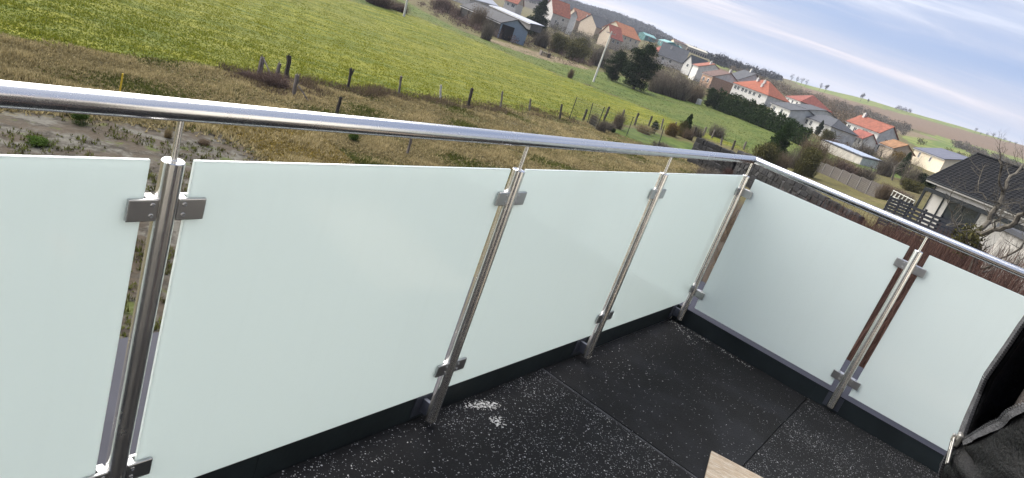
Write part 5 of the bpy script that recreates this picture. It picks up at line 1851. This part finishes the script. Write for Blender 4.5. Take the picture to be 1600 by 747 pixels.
for k in range(22):
    px = 1398 + k * 1.75 if k < 14 else 1520 + (k - 14) * 9
    py = 171.5 + (px - 1398) * .32 if k < 14 else 212 + (px - 1520) * .30
    p = gd(px, py, 900 + 8 * (k % 3))
    H = (5 + (k * 37 % 5)) * 900 / FPX
    t = bare_tree('small bare tree in the left, closely planted row on the plateau edge' if k < 14 else 'small bare tree in the far right, loose row on the plateau edge', p, H, 1 + k % 3, 3, 'close row of distant trees' if k < 14 else 'loose row of distant trees', wide=.9)
    V, F, tt = tris_cloud([(0, 0, .6, .3, .3, .3)], 70, .05, k, .5)
    np_mesh('foliage', V, F, tt, F_FAR, t)

# garden trees without leaves
for (px, py, hp, D, sd_, lb) in [(1397, 276, 46, 105, 5, 'small bare fruit tree on the lawn right of the corrugated shed'),
                                 (1374, 246, 36, 150, 6, 'bare tree in front of the rusty roofed outbuilding'),
                                 (872, 52, 40, 190, 7, 'bare tree against the tall grey house'),
                                 (1425, 262, 40, 112, 8, 'bare many branched tree left of the cream bungalow'),
                                 (1345, 236, 28, 185, 9, 'bare tree in front of the large white house facade'),
                                 (1262, 215, 30, 130, 10, 'bare tree behind the column shaped conifer')]:
    p = gd(px, py, D)
    bare_tree(lb, p, hp * D / FPX, sd_, 3, wide=1.1)

for (px, py, hp, D, sd_, lb) in [
        (858, 50, 30, 205, 5, 'bare tree left of the tall grey house'), (905, 60, 28, 215, 6, 'bare tree below the small white gabled house'),
        (925, 66, 30, 205, 7, 'bare tree in front of the worn tile roof'), (948, 74, 26, 200, 8, 'bare tree behind the utility pole shaft'),
        (985, 82, 26, 190, 9, 'bare tree in front of the orange roofed house'), (1042, 112, 30, 160, 10, 'bare tree in front of the wide slate roof, left one'),
        (1062, 120, 30, 158, 5, 'bare tree in front of the wide slate roof, right one'), (1084, 126, 28, 158, 6, 'bare tree in front of the brick fronted house'),
        (1118, 138, 26, 150, 7, 'bare tree between the hedge end and the brown roofed house'), (1210, 158, 24, 190, 8, 'bare tree at the right end of the long orange red roof'),
        (1246, 178, 22, 165, 9, 'bare tree in front of the upper slate roofed block'), (1308, 205, 30, 175, 10, 'bare tree between the slate roofs and the large white house'),
        (1416, 240, 30, 160, 5, 'bare tree right of the rusty roofed outbuilding'), (1360, 268, 28, 100, 6, 'bare tree at the right end of the corrugated shed')]:
    p = gd(px, py, D)
    bare_tree(lb, p, hp * D / FPX, sd_, 3, wide=1.2)

# gnarled bare tree close on the right
t = thing('bare_tree', 'gnarled leafless tree with twisting limbs in front of the new house', 'tree', gd(1535, 440, 25))
tb = Vector(t.location)
g = random.Random(12)
tm, cm = MB(), MB()


def limb(pts, r0, r1, D0=25.0):
    q = [at(x, y, D0 + dd__) - tb if y < 436 else Vector((0, 0, -.2)) for x, y, dd__ in pts]
    out = []
    for i in range(len(q) - 1):
        for k in range(3):
            f_ = k / 3
            out.append(q[i].lerp(q[i + 1], f_) + (Vector((g.gauss(0, .03), g.gauss(0, .03), g.gauss(0, .03))) if out else Vector()))
    out.append(q[-1])
    n_ = len(out)
    rad = [r0 + (r1 - r0) * i / (n_ - 1) for i in range(n_)]
    tm.tube(out, [r_ * g.uniform(.9, 1.15) for r_ in rad], 7)
    for i in range(3, n_):
        for _ in range(1 if i < n_ - 1 else 2):
            side = Vector((g.gauss(0, 1), g.gauss(0, 1), g.gauss(.35, .7))).normalized()
            d_ = ((out[i] - out[i - 1]).normalized() * .5 + side).normalized()
            grow(cm, cm, out[i], d_, g.uniform(.25, .7), max(.010, rad[i] * .26), 1, 3, g, None, .25)


limb([(1535, 440, 0), (1530, 400, 0), (1522, 368, 0), (1548, 345, .3), (1562, 318, .4), (1567, 300, .5)], 0.099, 0.062)
limb([(1567, 300, .5), (1580, 276, .7), (1600, 258, 1.2), (1625, 250, 1.6)], 0.053, 0.025)
limb([(1567, 300, .5), (1561, 278, .2), (1566, 256, 0), (1563, 238, 0)], 0.046, 0.019)
limb([(1522, 368, 0), (1552, 360, -.4), (1580, 352, -.6), (1604, 336, -.8), (1640, 330, -1)], 0.081, 0.056)
limb([(1530, 400, 0), (1504, 368, -.3), (1488, 340, -.5), (1481, 316, -.6)], 0.043, 0.012)
limb([(1562, 318, .4), (1538, 312, 0), (1528, 290, .2), (1534, 268, .5)], 0.025, 0.007)
limb([(1552, 360, -.4), (1560, 338, -.8), (1554, 318, -1)], 0.025, 0.009)
limb([(1522, 368, 0), (1505, 352, .5), (1478, 352, .8)], 0.028, 0.009)
limb([(1535, 420, 0), (1575, 400, -.6), (1600, 380, -.9), (1630, 350, -1.2)], 0.037, 0.012)
limb([(1535, 425, 0), (1560, 415, .5), (1590, 412, .8), (1610, 395, 1)], 0.031, 0.012)
tm.build('trunk', M_BARKL, t, smooth=True)
cm.build('crown', M_BARKL, t)
V, F, tt = tris_cloud([(*(at(1516, 372, 24.9) - tb), .5, .5, .5), (*(at(1505, 380, 24.8) - tb), .4, .4, .5)], 700, .05, 5, .5)
tag(np_mesh('lichen_growth', V, F, tt, F_OLIVE, t), None, None, None, 'stuff')

# red stemmed thicket below the terrace on the right
parts = []
g2 = np.random.default_rng(61)
for k in range(900):
    a_ = R(g2.uniform(77, 106)); d_ = math.sqrt(g2.uniform(81, 1600))
    x, y = CAM[0] + d_ * math.sin(a_), CAM[1] + d_ * math.cos(a_)
    if x < 1.2: continue
    z_ = float(hgt(x, y))
    el_ = -6.6 + (math.degrees(a_) - 82) * .20
    top_ = min(3.0, max(1.2, CAM[2] + d_ * math.tan(R(min(el_, -4.4))) - z_))
    parts.append(twigs((x, y, z_), .85, top_ * g2.uniform(.9, 1.25), 44, .014 + .0004 * d_, int(g2.integers(1e6)), .8))
V, F, tt = join(parts)
tag(np_mesh('red_stem_thicket', V, F, tt, F_RED), None, None, None, 'stuff')
parts = []
for k in range(160):
    a_ = R(g2.uniform(66, 84)); d_ = g2.uniform(14, 40)
    x, y = CAM[0] + d_ * math.sin(a_), CAM[1] + d_ * math.cos(a_)
    parts.append(twigs((x, y, float(hgt(x, y))), .6, 1.0 * g2.uniform(.6, 1.2), 30, .016 + .0004 * d_, int(g2.integers(1e6)), .9))
V, F, tt = join(parts)
tag(np_mesh('dead_thicket', V, F, tt, F_BROWN), None, None, None, 'stuff')

# small things about the meadow
p = gd(1097, 148, 141)
o = MB().bbox(-.45, .45, -.45, .45, .15, 1.0, .1).box(-.5, .5, -.5, .5, -.1, .14).build('water_tank', W_WHITE)
o.location = p; o.rotation_euler = (0, 0, .5)
MB().box(.05, .35, -.47, -.451, .4, .8).build('hatch', M_DARK, o)
tag(o, 'white water tank at the top of the meadow left of the hedge', 'tank')
p = gd(851, 86, 138)
m = MB()
for k in range(6): m.box(-1.0, 1.0, -.6, .6, k * .15, k * .15 + .03).box(-1.0, -.8, -.6, .6, k * .15 + .03, k * .15 + .149).box(.8, 1.0, -.6, .6, k * .15 + .03, k * .15 + .149)
o = m.build('pallet_stack', M_OLDW)
o.location = p; o.rotation_euler = (0, 0, -.6)
tag(o, 'grey stack of pallets on the bare strip below the barn', 'pallets')
g = random.Random(8)
m = MB()
pc_ = gd(783, 52, 172)
for k in range(160):
    u, v_ = g.gauss(0, 2.0), g.gauss(0, .9)
    q = Matrix.Translation((u, v_, max(0, 1.1 - .25 * abs(u) - .5 * abs(v_)) * g.random() + .1)) @ Matrix.Rotation(g.uniform(0, 6), 4, Vector((g.random(), g.random(), g.random())).normalized())
    s_ = g.uniform(.1, .3)
    m.box(-s_, s_, -s_ * .7, s_ * .7, -s_ * .5, s_ * .5, q)
o = m.build('rubble_heap', mat('rubble', (0.36, 0.33, 0.30), .9, .4, 1.5))
o.location = pc_
tag(o, 'pale heap of rubble and logs in front of the open barn bays', 'rubble', None, 'stuff')
del o['label'], o['category']
# ------------------------------------------------------------------ person at the right edge (mostly outside the frame)
M_JACK = mat('black_nylon', (0.0013, 0.0013, 0.0016), rough=.5, var=.25, scale=9, bump=.25, bscale=220, spec=.14)
M_LINE = mat('black_lining', (0.030, 0.030, 0.033), rough=.65, var=.3, scale=14, bump=.4, bscale=60, spec=.3)
M_KNIT = mat('grey_knit', (0.115, 0.10, 0.093), rough=.95, var=.5, scale=120, bump=1, bscale=320)
M_SKIN = mat('skin', (0.55, 0.34, 0.26), rough=.55, var=.06)
M_TROUS = mat('dark_trousers', (0.025, 0.028, 0.038), rough=.9, var=.2, scale=12)
M_SHOE = mat('shoe', (0.03, 0.028, 0.026), rough=.6)
M_HAIR = mat('hair_brown', (0.035, 0.022, 0.015), rough=.6, var=.4, scale=40, stretch=(1, 1, .1))
M_TEETH = mat('zip_teeth', (0.018, 0.018, 0.020), rough=.35)
M_PULL = mat('zip_pull', (0.36, 0.345, 0.32), rough=.42, metal=1.0)
per = thing('person', 'person in a half unzipped black jacket over grey knitwear at the right edge', 'person', (-3.090, -1.452, 0), R(6))


def skin(name, nodes, edges, m, parent, lv=2):
    me = bpy.data.meshes.new(name)
    me.from_pydata([n[0] for n in nodes], edges, [])
    o = link(bpy.data.objects.new(name, me), parent)
    md = o.modifiers.new('skin', 'SKIN')
    for i, n in enumerate(nodes):
        r_ = n[1] if isinstance(n[1], tuple) else (n[1], n[1])
        me.skin_vertices[0].data[i].radius = r_
    me.skin_vertices[0].data[0].use_root = True
    sb = o.modifiers.new('smooth', 'SUBSURF'); sb.levels = sb.render_levels = lv
    md.use_smooth_shade = True
    me.materials.append(m)
    return o


N, Ed = [], []


def nd(p, r_, prev=None):
    N.append((p, r_))
    if prev is not None: Ed.append((prev, len(N) - 1))
    return len(N) - 1


pel = nd((0, -.01, .96), (.15, .11))
wst = nd((0, 0, 1.10), (.135, .10), pel)
che = nd((0, .005, 1.28), (.155, .11), wst)
shd = nd((0, -.01, 1.42), (.11, .075), che)
nk = nd((0, 0, 1.50), .055, shd)
jw = nd((0, .018, 1.57), (.062, .07), nk)
hd1 = nd((0, .015, 1.645), (.076, .09), jw)
hd2 = nd((0, .005, 1.715), (.066, .078), hd1)
nd((0, .112, 1.625), .013, hd1)                 # nose
for s_ in (-1, 1): nd((s_ * .082, 0, 1.63), .013, hd1)   # ears
for s_ in (-1, 1):
    sh = nd((s_ * .165, -.01, 1.39), .045, shd)
    el = nd((s_ * .235, -.03, 1.13), .042, sh)
    wr = nd((s_ * .245, .03, .88), .027, el)
    pm = nd((s_ * .245, .045, .80), (.020, .034), wr)
    for k, (dy, L_) in enumerate(((.030, .072), (.010, .080), (-.010, .074), (-.028, .058))):
        f1 = nd((s_ * .243, .045 + dy, .745), .0095, pm)
        f2 = nd((s_ * .236, .045 + dy + .004, .745 - L_ * .5), .0085, f1)
        nd((s_ * .222, .045 + dy + .006, .745 - L_ * .9), .0075, f2)
    t1 = nd((s_ * .232, .085, .815), .011, wr)
    nd((s_ * .222, .105, .775), .009, t1)
    hp = nd((s_ * .095, -.01, .90), .095, pel)
    kn = nd((s_ * .105, .01, .50), .060, hp)
    an = nd((s_ * .11, -.02, .09), .040, kn)
    nd((s_ * .12, .12, .035), (.040, .030), an)
skin('body', N, Ed, M_SKIN, per)
# face details
for s_ in (-1, 1):
    b_ = MB(); lathe(b_, [(.002, -.006), (.010, 0), (.002, .006)], 10, Matrix.Translation((s_ * .031, .094, 1.655)) @ Matrix.Rotation(PI / 2, 4, 'X'))
    b_.build('eye', mat('eye', (.6, .6, .6), .2), per)
MB().bbox(-.024, .024, .096, .106, 1.578, 1.588, .003).build('mouth', mat('lip', (.40, .18, .15), .5), per)
m = MB()
nu, nv = 28, 18
for j in range(nv + 1):
    th_ = PI * .80 * j / nv
    for i in range(nu):
        ph_ = 2 * PI * i / nu
        q = Vector((.086 * math.sin(th_) * math.sin(ph_), .104 * math.sin(th_) * math.cos(ph_) - .006, .112 * math.cos(th_)))
        q *= 1 + .05 * mnoise.noise(Vector((q.x * 60, q.y * 60, q.z * 14)))
        m.v.append((q.x, q.y, q.z + 1.672))
for j in range(nv):
    for i in range(nu):
        f_ = (j * nu + i, j * nu + (i + 1) % nu, (j + 1) * nu + (i + 1) % nu, (j + 1) * nu + i)
        cz_ = sum((Vector(m.v[k]) for k in f_), Vector()) / 4
        if cz_.y > .030 and cz_.z < 1.725: continue                 # the face stays free
        if abs(cz_.y) < .035 and cz_.z < 1.655: continue             # and the ears
        m.f.append(f_); m.mi.append(0)
o = m.build('hair', M_HAIR, per, smooth=True)
so_ = o.modifiers.new('shell', 'SOLIDIFY'); so_.thickness = .012; so_.offset = 0
skin('trousers', [((0, -.01, .92), (.125, .10)), ((-.098, -.01, .82), .105), ((-.105, .01, .50), .075), ((-.11, -.015, .10), .060), ((.098, -.01, .82), .105), ((.105, .01, .50), .075), ((.11, -.015, .10), .060)], [(0, 1), (1, 2), (2, 3), (0, 4), (4, 5), (5, 6)], M_TROUS, per)
for s_ in (-1, 1):
    skin('shoe', [((s_ * .112, -.055, .045), (.045, .045)), ((s_ * .117, .06, .042), (.045, .042)), ((s_ * .122, .155, .032), (.040, .032))], [(0, 1), (1, 2)], M_SHOE, per)
    skin('sleeve', [((s_ * .12, -.01, 1.42), (.070, .075)), ((s_ * .195, -.012, 1.375), (.078, .076)), ((s_ * .225, -.02, 1.27), (.070, .070)), ((s_ * .243, -.03, 1.12), .062), ((s_ * .25, .02, .92), .050), ((s_ * .25, .03, .86), .046)], [(0, 1), (1, 2), (2, 3), (3, 4), (4, 5)], M_JACK, per)
# knit sweater
m = MB()
nph = 64
rows_ = [(.86, .172, .132), (1.0, .172, .130), (1.12, .172, .135), (1.22, .180, .140), (1.34, .180, .144), (1.43, .15, .130), (1.475, .075, .072), (1.50, .066, .066)]
for z, rx, ry in rows_:
    for k in range(nph):
        t_ = 2 * PI * k / nph
        m.v.append((rx * math.sin(t_), ry * math.cos(t_), z))
for i in range(len(rows_) - 1):
    for k in range(nph):
        m.f.append((i * nph + k, (i + 1) * nph + k, (i + 1) * nph + (k + 1) % nph, i * nph + (k + 1) % nph))
        m.mi.append(0)
o = m.build('sweater', M_KNIT, per, smooth=True)
ss = o.modifiers.new('smooth', 'SUBSURF'); ss.levels = ss.render_levels = 2

# jacket shell, open above the slider
ZS = 1.176
prof = [(.76, .198, .150), (.90, .202, .158), (1.02, .206, .160), (1.09, .207, .160), (1.13, .208, .169), (1.155, .208, .174), (1.18, .208, .168), (1.24, .211, .166), (1.32, .214, .164), (1.40, .198, .160), (1.455, .150, .145), (1.49, .118, .130), (1.53, .112, .122), (1.57, .118, .120)]


def ring(z):
    for i in range(len(prof) - 1):
        if prof[i][0] <= z <= prof[i + 1][0]:
            f_ = (z - prof[i][0]) / (prof[i + 1][0] - prof[i][0]); f_ = f_ * f_ * (3 - 2 * f_)
            return [prof[i][j] * (1 - f_) + prof[i + 1][j] * f_ for j in (1, 2)]
    return list(prof[-1][1:])


def edges_at(z):
    u = max(0, (z - ZS))
    far = R(0.6) + R(10) * min(1, u / .06)
    near = -R(0.6) - R(25) * (u / .12) ** 0.75 if u > 0 else -R(0.6)
    near = max(near, -R(88))
    return far, near


def jpt(z, ph):
    rx, ry = ring(z)
    rx += .012; ry += 0
    u = max(0, z - ZS)
    p = Vector((rx * math.sin(ph), ry * math.cos(ph), z))
    # standing far flap
    far, near = edges_at(z)
    w_ = max(0, 1 - abs(ph - far) / R(40))
    p += Vector((-.010, .014, 0)) * w_ * min(1, u / .08)
    nrm = Vector((math.sin(ph), math.cos(ph), 0))
    # folds: sagging horizontal creases below the slider, softer ones above
    q = Vector((p.x * 9, p.y * 9, z * 34 + 1.5 * math.sin(ph * 2)))
    fo = mnoise.noise(q) * .0085 + mnoise.noise(q * 2.3) * .0040 - abs(mnoise.noise(q * .8 + Vector((5, 3, 1)))) * .012
    fo *= 1.0 if z < ZS + .02 else .55
    edge_d = min(abs(ph - far), abs((ph - 2 * PI) - near))
    ef = max(0.0, min(1.0, (edge_d - R(5)) / R(22))) if u > 0 else max(.15, min(1.0, edge_d / R(10)))
    cz_ = .5 + .5 * math.sin(z * 2 * PI / .042 + 2.2 * math.sin(ph * 1.3 + z * 9) + 2.5 * mnoise.noise(Vector((p.x * 6, p.y * 6, z * 7))))
    fo = fo * .8 * ef - .0060 * cz_ ** 2 * ef * (1 if z < ZS + .01 else .45)
    return p + nrm * fo


m = MB()
nz, npn = 150, 170
zs = [.76 + (1.57 - .76) * i / nz for i in range(nz + 1)]
for z in zs:
    far, near = edges_at(z)
    for k in range(npn + 1):
        ph = far + (2 * PI + near - far) * k / npn
        m.v.append(tuple(jpt(z, ph)))
for i in range(nz):
    for k in range(npn):
        a_ = i * (npn + 1) + k
        m.f.append((a_, a_ + npn + 1, a_ + npn + 2, a_ + 1)); m.mi.append(0)
jk = m.build('jacket', [M_JACK, M_LINE], per, smooth=True)
so = jk.modifiers.new('shell', 'SOLIDIFY'); so.thickness = .007; so.offset = -1; so.material_offset = 1; so.material_offset_rim = 0
# check which way normals point: outwards wanted
if jk.data.polygons[len(jk.data.polygons) // 2].normal.dot(jk.data.polygons[len(jk.data.polygons) // 2].center - Vector((0, 0, 1.2))) < 0:
    jk.data.flip_normals()

# zip: tape, teeth, slider and pull
teeth = MB()
for side in (0, 1):
    z = ZS + .004
    prev = None
    tape = MB()
    while z < 1.56:
        far, near = edges_at(z)
        ph = far if side == 0 else near
        e = jpt(z, ph); i_ = jpt(z, ph + (R(2) if side == 0 else -R(2)))
        out = (e - i_); out.z = 0
        out.normalize()
        nxt = jpt(z + .002, edges_at(z + .002)[side]); tan = (nxt - e).normalized()
        n_ = tan.cross(out).normalized()
        Mx = Matrix((out, n_, tan)).transposed().to_4x4(); Mx.translation = e
        teeth.box(.004, .0085, -.0017, .0017, 0, .0019, Mx)
        q0, q1 = e - out * .009, e + out * .005
        if prev: tape.add([prev[0] + n_ * .002, prev[1] + n_ * .0012, q1 + n_ * .0012, q0 + n_ * .002, prev[0] - n_ * .006, prev[1] - n_ * .0012, q1 - n_ * .0012, q0 - n_ * .006], [(0, 1, 2, 3), (7, 6, 5, 4), (1, 5, 6, 2)])
        prev = (q0, q1)
        step = .0033 / max(.25, abs(tan.z))
        z += .0033 * max(.25, abs(tan.z))
    tape.build('zip_tape', M_LINE, jk)
tag(teeth.build('zip_teeth', M_TEETH, jk), None, None, None, 'stuff')
cz = MB()
z = .78
while z < ZS:
    e = jpt(z, 0)
    cz.box(e.x - .004, e.x + .004, e.y - .001, e.y + .003, z, z + .0019); z += .0033
tag(cz.build('zip_teeth', M_TEETH, jk), None, None, None, 'stuff')
e = jpt(ZS, 0)
sl = MB().bbox(e.x - .0065, e.x + .0065, e.y + .001, e.y + .0075, ZS - .008, ZS + .010, .002)
sl.bbox(e.x - .0025, e.x + .0025, e.y + .0075, e.y + .012, ZS - .004, ZS + .006, .001)
sl.build('zip_slider', M_PULL, jk)
Mp = Matrix.Translation((e.x - .003, e.y + .010, ZS + .001)) @ Matrix.Rotation(R(38), 4, 'Y') @ Matrix.Rotation(R(-8), 4, 'X')
pb = MB()
pb.bbox(-.0045, -.0025, -.001, .001, -.034, 0, .0006, Mp).bbox(.0025, .0045, -.001, .001, -.034, 0, .0006, Mp).bbox(-.0025, .0025, -.0009, .0009, -.004, -.0004, .0004, Mp).bbox(-.0025, .0025, -.0009, .0009, -.034, -.014, .0004, Mp)
pb.build('zip_pull', M_PULL, jk)

# ------------------------------------------------------------------ air
hz = MB().box(-2700, 2700, -2700, 2700, -40, 95).build('haze', None or bpy.data.materials.new('air'))
hm = hz.data.materials[0]
hm.use_nodes = True
t = NT(hm.node_tree)
pv_ = t.n('ShaderNodeVolumePrincipled', {'Color': (0.80, 0.86, 0.97, 1), 'Density': 0.00015, 'Anisotropy': 0.2})
t.t.links.new(pv_.outputs[0], t.n('ShaderNodeOutputMaterial').inputs['Volume'])
tag(hz, None, None, None, 'stuff')
